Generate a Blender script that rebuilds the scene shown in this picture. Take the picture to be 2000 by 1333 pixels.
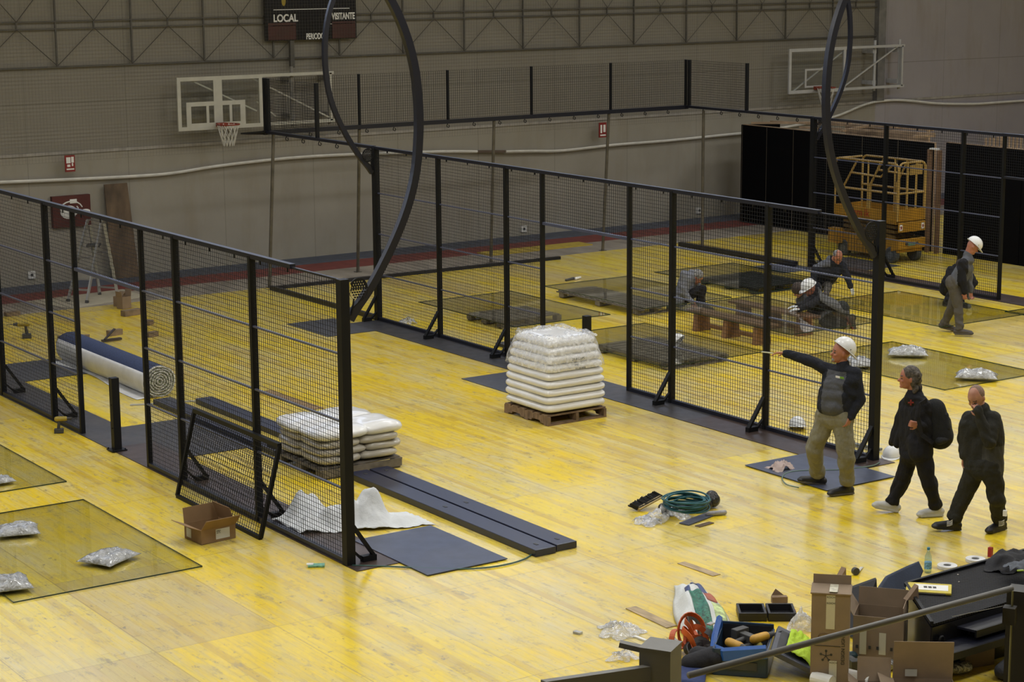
import bpy, bmesh, math, random
from mathutils import Vector, Matrix, noise
S = bpy.context.scene
for o in list(bpy.data.objects): bpy.data.objects.remove(o)
PI = math.pi
# ------------------------------------------------------------------ camera
FPX = 3878.9
CAM = Vector((-16.969, -33.150, 6.097)); YAW, PIT, ROL = 0.595236, -0.190246, -0.007693
FW = Vector((math.sin(YAW)*math.cos(PIT), math.cos(YAW)*math.cos(PIT), math.sin(PIT)))
_r = Vector((math.cos(YAW), -math.sin(YAW), 0)); _u = _r.cross(FW)
RT = _r*math.cos(ROL) + _u*math.sin(ROL); UP = -_r*math.sin(ROL) + _u*math.cos(ROL)
cd = bpy.data.cameras.new('camera'); cam = bpy.data.objects.new('camera', cd)
S.collection.objects.link(cam); S.camera = cam
cd.sensor_width = 36; cd.lens = FPX/2000*36; cd.clip_end = 200
cam.matrix_world = Matrix(((RT.x, UP.x, -FW.x, CAM.x), (RT.y, UP.y, -FW.y, CAM.y), (RT.z, UP.z, -FW.z, CAM.z), (0, 0, 0, 1)))
# ------------------------------------------------------------------ colour management, world, lights
S.view_settings.view_transform = 'Standard'; S.view_settings.look = 'None'
S.view_settings.gamma = 1; S.view_settings.exposure = 0.0
S.view_settings.use_curve_mapping = False
w = bpy.data.worlds.new('hall_air'); S.world = w; w.use_nodes = True
w.node_tree.nodes['Background'].inputs[0].default_value = (0.5, 0.55, 0.65, 1)
w.node_tree.nodes['Background'].inputs[1].default_value = 0.15
def area(name, loc, sx, sy, power, col, rot=(0, 0, 0)):
    l = bpy.data.lights.new(name, 'AREA'); l.shape = 'RECTANGLE'; l.size = sx; l.size_y = sy
    l.energy = power; l.color = col
    o = bpy.data.objects.new(name, l); S.collection.objects.link(o); o.location = loc; o.rotation_euler = rot
    return o
LAMPS = [(x, y) for y in (-26, -19.5, -13, -6.5) for x in (-14, -6, 2, 10, 18)]  # rightmost column added to brighten the right end of the back wall
for i, (x, y) in enumerate(LAMPS):
    area('ceiling_lamp_light', (x, y, 9.75), 2.4, 1.2, {-26: 130, -19.5: 180, -13: 205, -6.5: 112}[y], (0.96, 0.98, 1.0))
WINDOW_STRENGTH = 3.3
# ------------------------------------------------------------------ helpers
def ray(px, py): return FW + RT*((px-1000)/FPX) - UP*((py-666.5)/FPX)
def G(px, py, z=0.0):
    d = ray(px, py); return CAM + d*((z-CAM.z)/d.z)
def atX(px, py, X):
    d = ray(px, py); return CAM + d*((X-CAM.x)/d.x)
def atY(px, py, Y):
    d = ray(px, py); return CAM + d*((Y-CAM.y)/d.y)
FH = Vector((math.sin(YAW), math.cos(YAW), 0)); RH = Vector((math.cos(YAW), -math.sin(YAW), 0)); ZZ = Vector((0, 0, 1))
def V3(*a): return Vector(a)
def rnd(a, b): return random.uniform(a, b)
random.seed(7)

MATS = {}
class NT:
    def __init__(s, name):
        s.m = bpy.data.materials.new(name); s.m.use_nodes = True; s.t = s.m.node_tree; s.n = s.t.nodes
        s.b = s.n['Principled BSDF']; s.out = s.n['Material Output']; MATS[name] = s.m
    def add(s, typ, **kw):
        nd = s.n.new(typ)
        for k, v in kw.items():
            if k[0] == 'i' and k[1:].isdigit(): s.put(nd.inputs[int(k[1:])], v)
            else: setattr(nd, k, v)
        return nd
    def put(s, sock, v):
        if isinstance(v, bpy.types.NodeSocket): s.t.links.new(v, sock)
        elif isinstance(v, bpy.types.Node): s.t.links.new(v.outputs[0], sock)
        else: sock.default_value = v
    def math(s, op, a, b=0.0, c=None):
        nd = s.add('ShaderNodeMath', operation=op, i0=a, i1=b)
        if c is not None: s.put(nd.inputs[2], c)
        return nd.outputs[0]
    def mix(s, f, a, b, mode='MIX'):
        nd = s.add('ShaderNodeMix', data_type='RGBA', blend_type=mode)
        s.put(nd.inputs[0], f); s.put(nd.inputs[6], a); s.put(nd.inputs[7], b); return nd.outputs[2]
    def noise(s, vec, scale, detail=3, rough=.5):
        nd = s.add('ShaderNodeTexNoise'); s.put(nd.inputs['Vector'], vec)
        nd.inputs['Scale'].default_value = scale; nd.inputs['Detail'].default_value = detail; nd.inputs['Roughness'].default_value = rough
        return nd.outputs[0]
    def mapping(s, vec, sc=(1, 1, 1), loc=(0, 0, 0)):
        nd = s.add('ShaderNodeMapping'); s.put(nd.inputs[0], vec); nd.inputs[3].default_value = sc; nd.inputs[1].default_value = loc
        return nd.outputs[0]
    def ramp(s, f, a, b):
        nd = s.add('ShaderNodeMapRange'); s.put(nd.inputs[0], f); nd.inputs[1].default_value = a; nd.inputs[2].default_value = b
        return nd.outputs[0]
    def obj(s): return s.add('ShaderNodeTexCoord').outputs['Object']
    def bump(s, h, strength=.3, dist=.01):
        nd = s.add('ShaderNodeBump'); nd.inputs['Strength'].default_value = strength; nd.inputs['Distance'].default_value = dist
        s.put(nd.inputs['Height'], h); s.t.links.new(nd.outputs[0], s.b.inputs['Normal'])
    def P(s, **kw):
        for k, v in kw.items(): s.put(s.b.inputs[k.replace('_', ' ')], v)
def c4(c): return (c[0], c[1], c[2], 1)
def mat(name, col, rough=.6, metal=0.0, var=.12, scale=6.0, bump=0.0, bscale=30.0, bdist=.004, spec=.5, stretch=(1, 1, 1)):
    if name in MATS: return MATS[name]
    s = NT(name); o = s.mapping(s.obj(), stretch)
    n = s.noise(o, scale, 4)
    dk = tuple(max(0, c*(1-var*1.6)) for c in col); lt = tuple(min(1, c*(1+var*1.6)) for c in col)
    s.P(Base_Color=s.mix(s.ramp(n, .3, .7), c4(dk), c4(lt)), Roughness=rough, Metallic=metal)
    s.b.inputs['Specular IOR Level'].default_value = spec
    if bump: s.bump(s.noise(o, bscale, 4), bump, bdist)
    return s.m
def glassy(name, tint, gloss=.0, base=0.06, rough=0.02, rnd_amp=0.0, white=0.0, wcol=(.8, .82, .85)):
    """clear sheet: tinted transmission, fresnel mirror reflection and a share of milky diffuse"""
    s = NT(name); s.n.remove(s.b)
    tr = s.add('ShaderNodeBsdfTransparent', i0=c4(tint)); gl = s.add('ShaderNodeBsdfGlossy'); gl.inputs['Roughness'].default_value = rough
    fr = s.add('ShaderNodeFresnel'); ge = s.add('ShaderNodeNewGeometry')
    s.put(fr.inputs[0], s.math('ADD', 1.45, s.math('MULTIPLY', ge.outputs['Backfacing'], 1/1.45-1.45)))
    f = s.math('ADD', fr.outputs[0], gloss)
    mx = s.add('ShaderNodeMixShader'); s.put(mx.inputs[0], f); s.put(mx.inputs[1], tr); s.put(mx.inputs[2], gl)
    outp = mx
    if rnd_amp:
        bp = s.add('ShaderNodeBump'); bp.inputs['Strength'].default_value = rnd_amp; bp.inputs['Distance'].default_value = .02
        s.put(bp.inputs['Height'], s.noise(s.obj(), 22, 3)); s.t.links.new(bp.outputs[0], gl.inputs['Normal'])
    if white:
        df = s.add('ShaderNodeBsdfDiffuse', i0=c4(wcol)); m2 = s.add('ShaderNodeMixShader'); m2.inputs[0].default_value = white
        if rnd_amp:
            s.put(m2.inputs[0], s.math('MULTIPLY', s.ramp(s.noise(s.obj(), 16, 3), .3, .75), white*2))
        s.put(m2.inputs[1], mx); s.put(m2.inputs[2], df); outp = m2
    s.t.links.new(outp.outputs[0], s.out.inputs[0]); return s.m

C = S.collection
def wl(o):
    v = Vector((0, 0, 0))
    while o: v += o.location; o = o.parent
    return v
def tag(o, label, cat=None, group=None, kind=None):
    if label: o['label'] = label
    if cat: o['category'] = cat
    if group: o['group'] = group
    if kind: o['kind'] = kind
    return o
def thing(name, label, cat, loc=(0, 0, 0), group=None, rz=0):
    o = bpy.data.objects.new(name, None); C.objects.link(o); o.location = loc; o.rotation_euler[2] = rz
    o.empty_display_size = .1
    return tag(o, label, cat, group)
def dup(root, loc=None, rz=None, label=None, name=None):
    def cp(o, par):
        c = o.copy(); C.objects.link(c); c.parent = par
        for ch in list(o.children): cp(ch, c)
        return c
    r = cp(root, None)
    if loc is not None: r.location = loc
    if rz is not None: r.rotation_euler[2] = rz
    if label: r['label'] = label
    return r
def frame(d, up=ZZ):
    d = d.normalized()
    if abs(d.dot(up)) > .995: up = Vector((0, 1, 0)) if abs(d.y) < .9 else Vector((1, 0, 0))
    x = d.cross(up).normalized(); y = x.cross(d).normalized(); return x, y
class MB:
    def __init__(s): s.v = []; s.f = []; s.mi = []; s.cur = 0
    def poly(s, pts, faces):
        b = len(s.v); s.v += [tuple(p) for p in pts]
        for f in faces: s.f.append(tuple(b+i for i in f)); s.mi.append(s.cur)
        return s
    def box(s, c, d, rz=0, R=None):
        m = R if R is not None else Matrix.Rotation(rz, 3, 'Z'); c = Vector(c); p = []
        for i in range(8):
            p.append(c + m @ Vector((d[0]/2*(1 if i & 1 else -1), d[1]/2*(1 if i & 2 else -1), d[2]/2*(1 if i & 4 else -1))))
        return s.poly(p, [(0, 2, 3, 1), (4, 5, 7, 6), (0, 1, 5, 4), (2, 6, 7, 3), (0, 4, 6, 2), (1, 3, 7, 5)])
    def b2(s, a, b):
        return s.box(((a[0]+b[0])/2, (a[1]+b[1])/2, (a[2]+b[2])/2), (abs(b[0]-a[0]), abs(b[1]-a[1]), abs(b[2]-a[2])))
    def beam(s, p, q, wd, ht, up=ZZ):
        p = Vector(p); q = Vector(q); x, y = frame(q-p, up); pts = []
        for e in (p, q):
            for a, b in ((-1, -1), (1, -1), (1, 1), (-1, 1)): pts.append(e + x*a*wd/2 + y*b*ht/2)
        return s.poly(pts, [(0, 1, 2, 3), (7, 6, 5, 4), (0, 4, 5, 1), (1, 5, 6, 2), (2, 6, 7, 3), (3, 7, 4, 0)])
    def sweep(s, path, prof, closed=False, up=ZZ, caps=True):
        n = len(path); k = len(prof); pts = []; path = [Vector(p) for p in path]; px = None
        for i, p in enumerate(path):
            a = path[(i-1) % n] if (closed or i > 0) else p; b = path[(i+1) % n] if (closed or i < n-1) else p
            d = (b-a).normalized()
            if px is None: x, y = frame(d, up)
            else:
                x = (px - d*px.dot(d))
                x = x.normalized() if x.length > 1e-6 else frame(d, up)[0]; y = x.cross(d).normalized()
            px = x
            sc = prof
            pts += [p + x*u + y*v for u, v in sc]
        fs = []
        for i in range(n if closed else n-1):
            for j in range(k):
                a = i*k+j; b = i*k+(j+1) % k; c = ((i+1) % n)*k+(j+1) % k; d = ((i+1) % n)*k+j
                fs.append((a, b, c, d))
        if caps and not closed: fs += [tuple(range(k-1, -1, -1)), tuple(range((n-1)*k, n*k))]
        return s.poly(pts, fs)
    def tube(s, path, r, n=8, closed=False):
        return s.sweep(path, [(r*math.cos(2*PI*j/n), r*math.sin(2*PI*j/n)) for j in range(n)], closed)
    def cyl(s, p, q, r, n=14, r2=None):
        p = Vector(p); q = Vector(q); r2 = r if r2 is None else r2; x, y = frame(q-p); pts = []
        for e, rr in ((p, r), (q, r2)):
            pts += [e + x*rr*math.cos(2*PI*j/n) + y*rr*math.sin(2*PI*j/n) for j in range(n)]
        return s.poly(pts, [(j, (j+1) % n, n+(j+1) % n, n+j) for j in range(n)] + [tuple(range(n-1, -1, -1)), tuple(range(n, 2*n))])
    def lathe(s, prof, c, n=20, ax=ZZ):
        c = Vector(c); ax = Vector(ax).normalized(); x, y = frame(ax); pts = []; k = len(prof)
        for r, h in prof:
            pts += [c + ax*h + (x*math.cos(2*PI*j/n)+y*math.sin(2*PI*j/n))*max(r, 1e-4) for j in range(n)]
        fs = [(i*n+j, i*n+(j+1) % n, (i+1)*n+(j+1) % n, (i+1)*n+j) for i in range(k-1) for j in range(n)]
        fs += [tuple(range(n-1, -1, -1)), tuple(range((k-1)*n, k*n))]
        return s.poly(pts, fs)
    def ell(s, c, r, n=16, m=10, R=None):
        c = Vector(c); R = R or Matrix.Identity(3); pts = [c + R @ Vector((0, 0, -r[2]))]
        for i in range(1, m):
            a = -PI/2 + PI*i/m
            pts += [c + R @ Vector((r[0]*math.cos(a)*math.cos(2*PI*j/n), r[1]*math.cos(a)*math.sin(2*PI*j/n), r[2]*math.sin(a))) for j in range(n)]
        pts.append(c + R @ Vector((0, 0, r[2]))); L = len(pts)-1
        fs = [(0, 1+(j+1) % n, 1+j) for j in range(n)]
        fs += [(1+i*n+j, 1+i*n+(j+1) % n, 1+(i+1)*n+(j+1) % n, 1+(i+1)*n+j) for i in range(m-2) for j in range(n)]
        fs += [(L, 1+(m-2)*n+j, 1+(m-2)*n+(j+1) % n) for j in range(n)]
        return s.poly(pts, fs)
    def cap(s, p, q, r1, r2, n=14):
        """tapered capsule"""
        p = Vector(p); q = Vector(q); d = q-p
        if d.length < 1e-5: return s.ell(p, (r1, r1, r1))
        d.normalize(); x, y = frame(d); rings = []
        for i in range(1, 6):
            a = -PI/2 + PI/2*i/5; rings.append((p + d*(r1*math.sin(a)), r1*math.cos(a)))
        for i in range(0, 5):
            a = PI/2*i/5; rings.append((q + d*(r2*math.sin(a)), r2*math.cos(a)))
        pts = [p-d*r1]
        for c, r in rings: pts += [c + x*r*math.cos(2*PI*j/n) + y*r*math.sin(2*PI*j/n) for j in range(n)]
        pts.append(q+d*r2); L = len(pts)-1; k = len(rings)
        fs = [(0, 1+(j+1) % n, 1+j) for j in range(n)]
        fs += [(1+i*n+j, 1+i*n+(j+1) % n, 1+(i+1)*n+(j+1) % n, 1+(i+1)*n+j) for i in range(k-1) for j in range(n)]
        fs += [(L, 1+(k-1)*n+j, 1+(k-1)*n+(j+1) % n) for j in range(n)]
        return s.poly(pts, fs)
    def prism(s, pts, vec):
        pts = [Vector(p) for p in pts]; vec = Vector(vec); n = len(pts)
        return s.poly(pts + [p+vec for p in pts], [tuple(range(n-1, -1, -1)), tuple(range(n, 2*n))] + [(i, (i+1) % n, n+(i+1) % n, n+i) for i in range(n)])
    def grid(s, fn, nu, nv, thick=0.0):
        pts = [Vector(fn(i/nu, j/nv)) for j in range(nv+1) for i in range(nu+1)]
        q = lambda i, j: j*(nu+1)+i
        fs = [(q(i, j), q(i+1, j), q(i+1, j+1), q(i, j+1)) for j in range(nv) for i in range(nu)]
        if thick:
            N = len(pts); nr = [Vector((0, 0, 0)) for _ in pts]
            for f in fs:
                nn = (pts[f[1]]-pts[f[0]]).cross(pts[f[3]]-pts[f[0]])
                for i in f: nr[i] += nn
            pts += [p - (n_.normalized() if n_.length > 0 else ZZ)*thick for p, n_ in zip(pts, nr)]
            fs += [tuple(N+i for i in reversed(f)) for f in fs]
            rim = [q(i, 0) for i in range(nu)] + [q(nu, j) for j in range(nv)] + [q(i, nv) for i in range(nu, 0, -1)] + [q(0, j) for j in range(nv, 0, -1)]
            fs += [(rim[(i+1) % len(rim)], rim[i], N+rim[i], N+rim[(i+1) % len(rim)]) for i in range(len(rim))]
        return s.poly(pts, fs)
    def pillow(s, c, sx, sy, h, rz=0, e=.55, n=20, m=10, wob=0.0, seed=0, pc=.75, pz=.8):
        """sack / cushion: superellipsoid, flatter below; c is the middle of its underside"""
        R = Matrix.Rotation(rz, 3, 'Z'); c = Vector(c)
        sg = lambda a, p: math.copysign(abs(a)**p, a); pts = []
        def P(a, b):
            ca = sg(math.cos(a), pc); x = sx/2*ca*sg(math.cos(b), e); y = sy/2*ca*sg(math.sin(b), e); z = h/2*sg(math.sin(a), pz)
            v = Vector((x, y, z+h/2))
            if wob: 
                d = noise.noise(Vector((x*5+seed*3.1, y*5+seed, z*5)))*wob; v += Vector((x, y, 0)).normalized()*d*.6 + Vector((0, 0, d*(1 if z > 0 else .2)))
            return c + R @ v
        pts = [P(-PI/2, 0)]
        for i in range(1, m):
            pts += [P(-PI/2+PI*i/m, 2*PI*j/n) for j in range(n)]
        pts.append(P(PI/2, 0)); L = len(pts)-1
        fs = [(0, 1+(j+1) % n, 1+j) for j in range(n)]
        fs += [(1+i*n+j, 1+i*n+(j+1) % n, 1+(i+1)*n+(j+1) % n, 1+(i+1)*n+j) for i in range(m-2) for j in range(n)]
        fs += [(L, 1+(m-2)*n+j, 1+(m-2)*n+(j+1) % n) for j in range(n)]
        return s.poly(pts, fs)
    def mesh(s, name):
        me = bpy.data.meshes.new(name); me.from_pydata(s.v, [], s.f); me.update()
        return me
    def build(s, name, mats, parent=None, smooth=False, org=None, label=None, bevel=0.0):
        if org is None:
            if parent is not None: org = wl(parent)
            else:
                xs = [v[0] for v in s.v]; ys = [v[1] for v in s.v]; zs = [v[2] for v in s.v]
                org = Vector(((min(xs)+max(xs))/2, (min(ys)+max(ys))/2, min(zs)))
        org = Vector(org)
        s.v = [(v[0]-org.x, v[1]-org.y, v[2]-org.z) for v in s.v]
        me = s.mesh(name)
        for m in (mats if isinstance(mats, (list, tuple)) else [mats]): me.materials.append(m)
        if any(s.mi): me.polygons.foreach_set('material_index', s.mi)
        if smooth: me.polygons.foreach_set('use_smooth', [True]*len(me.polygons))
        o = bpy.data.objects.new(name, me); C.objects.link(o)
        if parent is not None: o.parent = parent; o.location = org - wl(parent)
        else: o.location = org
        if bevel:
            b = o.modifiers.new('bevel', 'BEVEL'); b.width = bevel; b.segments = 2; b.limit_method = 'ANGLE'
        if label: o['label'] = label
        return o
def one(name, mb, m, label, cat, group=None, **kw):
    return tag(mb.build(name, m, **kw), label, cat, group)
def struct(name, mb, m, **kw):
    o = mb.build(name, m, org=(0, 0, 0), **kw); o['kind'] = 'structure'; return o
def text_mesh(name, txt, size, m, origin, xd, yd, parent, align='LEFT', ext=.002, bold=0.0, sx=1.0):
    cu = bpy.data.curves.new(name, 'FONT'); cu.body = txt; cu.size = size; cu.offset = bold; cu.extrude = ext; cu.align_x = align
    t = bpy.data.objects.new(name+'_t', cu); C.objects.link(t)
    dg = bpy.context.evaluated_depsgraph_get(); dg.update()
    me = bpy.data.meshes.new_from_object(t.evaluated_get(dg)); bpy.data.objects.remove(t)
    xd = Vector(xd).normalized(); yd = Vector(yd).normalized(); zd = xd.cross(yd); org = Vector(origin)-wl(parent)
    me.transform(Matrix.Diagonal((sx, 1, 1, 1))); me.transform(Matrix(((xd.x, yd.x, zd.x, org.x), (xd.y, yd.y, zd.y, org.y), (xd.z, yd.z, zd.z, org.z), (0, 0, 0, 1))))
    me.materials.clear(); me.materials.append(m)
    o = bpy.data.objects.new(name, me); C.objects.link(o); o.parent = parent; return o
def crumple(mb, c, sx, sy, h, rz=0, seed=0, nu=26, nv=22, freq=7, edge=.25):
    """loose heap of sheet; rises in the middle, ragged outline"""
    R = Matrix.Rotation(rz, 3, 'Z'); c = Vector(c)
    def fn(u, v):
        a = u*2-1; b = v*2-1; n1 = noise.noise(Vector((a*freq*.35+seed, b*freq*.35, seed*2.3))); n2 = noise.noise(Vector((a*freq+seed, b*freq-seed, 3)))
        rr = 1+edge*noise.noise(Vector((math.atan2(b, a)*1.3, seed, 1)))*1.6
        # square -> disc
        x = a*math.sqrt(max(0, 1-b*b/2))*rr; y = b*math.sqrt(max(0, 1-a*a/2))*rr
        d = min(1, x*x+y*y); z = h*(max(0, 1-d)**.7)*(.55+.6*n1+.35*n2)+.012*(abs(n2)) + .004
        return c + R @ Vector((x*sx/2, y*sy/2, max(.003, z)))
    mb.grid(fn, nu, nv, .0015); return mb
# ------------------------------------------------------------------ floor material
def floor_material():
    s = NT('yellow_boards'); o = s.obj(); sep = s.add('ShaderNodeSeparateXYZ'); s.put(sep.inputs[0], o); X, Y = sep.outputs[0], sep.outputs[1]
    W = .085
    pi = s.math('FLOOR', s.math('DIVIDE', X, W)); fx = s.math('FRACT', s.math('DIVIDE', X, W))
    wn = s.add('ShaderNodeTexWhiteNoise', noise_dimensions='1D'); s.put(wn.inputs['W'], pi)
    yy = s.math('DIVIDE', s.math('ADD', Y, s.math('MULTIPLY', wn.outputs[0], 2.4)), 2.4); yi = s.math('FLOOR', yy)
    cmb = s.add('ShaderNodeCombineXYZ', i0=pi, i1=yi); w2 = s.add('ShaderNodeTexWhiteNoise', noise_dimensions='2D'); s.put(w2.inputs['Vector'], cmb)
    # large sheets 2.44 x 1.22
    sx = s.math('FLOOR', s.math('DIVIDE', s.math('ADD', X, .35), 1.22)); sy = s.math('FLOOR', s.math('DIVIDE', s.math('ADD', Y, .2), 2.44))
    c2 = s.add('ShaderNodeCombineXYZ', i0=sx, i1=sy); w3 = s.add('ShaderNodeTexWhiteNoise', noise_dimensions='2D'); s.put(w3.inputs['Vector'], c2)
    st = s.mapping(o, (7, 1.0, 1)); grain = s.noise(st, 2.2, 6, .65); st2 = s.mapping(o, (26, 1.6, 1)); fine = s.noise(st2, 2.0, 5, .7)
    big = s.noise(o, .22, 3, .6); mid = s.noise(s.mapping(o, (1.5, .6, 1)), 1.1, 5, .6)
    yel = s.mix(s.ramp(big, .35, .65), (.77, .535, .007, 1), (.80, .61, .028, 1))
    pale = s.mix(w2.outputs[0], (.60, .49, .16, 1), (.66, .56, .27, 1))
    orange = (.47, .30, .02, 1)
    wear = s.math('ADD', s.math('MULTIPLY', mid, .75), s.math('ADD', s.math('MULTIPLY', grain, .55), s.math('MULTIPLY', w3.outputs[0], .12)))
    col = s.mix(s.ramp(wear, .60, .86), yel, pale)
    col = s.mix(s.math('MULTIPLY', s.ramp(w2.outputs[0], .72, 1.0), .55), col, orange)
    col = s.mix(s.math('MULTIPLY', s.ramp(w3.outputs[0], .9, .92), .38), col, (.50, .36, .12, 1))
    # grey scuffs and dark knots
    sc = s.math('MULTIPLY', s.ramp(s.noise(s.mapping(o, (3.2, 1.1, 1)), 1.7, 8, .78), .555, .655), .68)
    col = s.mix(sc, col, (.24, .205, .12, 1))
    sp = s.ramp(s.noise(s.mapping(o, (2.2, 1, 1)), 5.5, 4, .65), .66, .72); col = s.mix(s.math('MULTIPLY', sp, .6), col, (.09, .07, .04, 1))
    col = s.mix(s.math('MULTIPLY', s.ramp(fine, .60, .80), .45), col, (.38, .27, .07, 1))
    st3 = s.noise(s.mapping(o, (14, 1.2, 1), (3, 5, 0)), 1.3, 8, .8); col = s.mix(s.math('MULTIPLY', s.ramp(st3, .50, .68), .42), col, (.30, .21, .06, 1))
    st4 = s.noise(s.mapping(o, (4, 2.2, 1), (9, 1, 0)), 2.6, 8, .8); col = s.mix(s.math('MULTIPLY', s.ramp(st4, .585, .65), .80), col, (.15, .135, .10, 1))
    # joints
    gap = s.math('LESS_THAN', fx, .05); col = s.mix(s.math('MULTIPLY', gap, .35), col, (.30, .20, .05, 1))
    fy = s.math('FRACT', yy); g2 = s.math('LESS_THAN', fy, .004)
    col = s.mix(s.math('MULTIPLY', g2, .5), col, (.25, .17, .05, 1))
    g3 = s.math('LESS_THAN', s.math('FRACT', s.math('DIVIDE', s.math('ADD', X, .35), 1.22)), .008)
    g4 = s.math('LESS_THAN', s.math('FRACT', s.math('DIVIDE', s.math('ADD', Y, .2), 2.44)), .004)
    col = s.mix(s.math('MULTIPLY', s.math('MAXIMUM', g3, g4), .5), col, (.18, .13, .05, 1))
    s.P(Base_Color=col, Roughness=s.math('ADD', .13, s.math('MULTIPLY', grain, .20)))
    s.b.inputs['Specular IOR Level'].default_value = .62
    s.bump(grain, .12, .003)
    return s.m
M_floor = floor_material()
M_beige = mat('bare_beige_boards', (.27, .235, .19), .55, var=.18, scale=3, stretch=(1, .4, 1))
M_red = mat('red_track_coating', (.17, .035, .03), .6, var=.15)
M_bluegrey = mat('blue_grey_coating', (.075, .088, .125), .6, var=.12)
fl = MB()
def strip(y0, y1, mi, x0=-32, x1=34):
    fl.cur = mi; fl.poly([(x0, y0, 0), (x1, y0, 0), (x1, y1, 0), (x0, y1, 0)], [(0, 1, 2, 3)])
strip(-44, .26, 0); strip(.26, 1.48, 1); strip(1.48, 2.4, 2); strip(2.4, 3.28, 3)
struct('floor', fl, [M_floor, M_beige, M_red, M_bluegrey])
# ------------------------------------------------------------------ walls
def wall_material(name, a, b, ribs=1.0):
    s = NT(name); o = s.obj(); sep = s.add('ShaderNodeSeparateXYZ'); s.put(sep.inputs[0], o); X, Z = sep.outputs[0], sep.outputs[2]
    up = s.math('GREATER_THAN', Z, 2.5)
    shade = None
    n = s.noise(s.mapping(o, (.5, .5, .5)), 1.6, 5, .6); n2 = s.noise(s.mapping(o, (1.2, 1, .25)), 1.5, 5, .65)
    col = s.mix(s.ramp(n, .3, .72), c4(a), c4(b))
    stain = s.math('MULTIPLY', s.ramp(n2, .52, .75), .35); col = s.mix(stain, col, (.20, .16, .10, 1))
    wv = s.math('SINE', s.math('MULTIPLY', Z, 2*PI/.075)); rib = s.math('MULTIPLY', s.math('MULTIPLY', wv, up), ribs)
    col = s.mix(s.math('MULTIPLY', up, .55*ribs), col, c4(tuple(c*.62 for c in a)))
    seam = s.math('LESS_THAN', s.math('FRACT', s.math('DIVIDE', s.math('ADD', X, 3.41), 1.0*2.05)), .008)
    hs = s.math('LESS_THAN', s.math('ABSOLUTE', s.math('SUBTRACT', Z, 3.45)), .012)
    col = s.mix(s.math('MULTIPLY', s.math('MAXIMUM', seam, hs), .4), col, (.10, .09, .07, 1))
    s.P(Base_Color=col, Roughness=.7); s.bump(rib, .25, .006); return s.m
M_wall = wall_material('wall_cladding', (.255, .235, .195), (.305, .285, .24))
M_wallR = wall_material('wall_cladding_mauve', (.28, .262, .285), (.32, .30, .315), 0.0)
M_plain = mat('hall_wall_paint', (.42, .40, .37), .8, var=.06, scale=.5)
WY = 3.28
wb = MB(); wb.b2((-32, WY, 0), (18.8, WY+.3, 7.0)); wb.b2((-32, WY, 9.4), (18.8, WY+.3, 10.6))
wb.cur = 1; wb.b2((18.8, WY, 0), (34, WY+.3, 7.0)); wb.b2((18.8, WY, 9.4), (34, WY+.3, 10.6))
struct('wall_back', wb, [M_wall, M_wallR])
w_ = MB(); w_.b2((34, -44, 0), (34.3, WY+.3, 10.6)); struct('wall_right', w_, M_plain)
w_ = MB(); w_.b2((-32.3, -44, 0), (-32, WY+.3, 10.6)); struct('wall_left', w_, M_plain)
w_ = MB(); w_.b2((-32, -44.3, 0), (34, -44, 10.6)); struct('wall_front', w_, M_plain)
w_ = MB(); w_.b2((-32, -44, 10.3), (34, WY, 10.6)); struct('ceiling', w_, M_plain)
# the grandstand deck the picture is taken from, behind its railing
sd = MB(); sd.b2((-20, -40, 0), (-9.5, -32.2, 4.45)); struct('floor_grandstand', sd, mat('concrete', (.35, .34, .32), .85))
# high window band over the back wall
def emis(name, col, st):
    s = NT(name); s.P(Base_Color=(.02, .02, .02, 1), Emission_Color=c4(col), Emission_Strength=st, Roughness=.4); return s.m
M_day = emis('frosted_daylight', (.66, .76, 1.0), WINDOW_STRENGTH)
M_frame = mat('grey_window_frame', (.2, .2, .21), .5)
for k in range(11):
    x0 = -31.6+k*5.95; wf = MB()
    wf.b2((x0, WY+.05, 7.0), (x0+5.7, WY+.15, 7.1)); wf.b2((x0, WY+.05, 9.3), (x0+5.7, WY+.15, 9.4))
    for q in range(5): wf.b2((x0+q*1.4, WY+.05, 7.1), (x0+q*1.4+.1, WY+.15, 9.3))
    f = struct('window_%d' % (k+1), wf, M_frame)
    g = MB(); g.b2((x0, WY+.17, 7.0), (x0+5.95, WY+.2, 9.4)); g.build('pane', M_day, f)
# ceiling lamps
M_lampbody = mat('lamp_housing', (.6, .6, .6), .5); M_lampglow = emis('lamp_diffuser', (1, .97, .9), 8)
proto = None
for x, y in LAMPS:
    if proto is None:
        proto = thing('ceiling_lamp', 'long rectangular lamp hanging under the hall ceiling', 'lamp', (x, y, 10.3), 'lamps under the hall ceiling')
        m = MB(); m.b2((x-1.25, y-.62, 9.85), (x+1.25, y+.62, 9.97)); 
        for a in (-1, 1): m.cyl((x+a, y, 9.97), (x+a, y, 10.3), .015, 6)
        m.build('housing', M_lampbody, proto)
        m = MB(); m.b2((x-1.2, y-.6, 9.82), (x+1.2, y+.6, 9.845)); m.build('diffuser', M_lampglow, proto)
    else: dup(proto, (x, y, 10.3))
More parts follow.
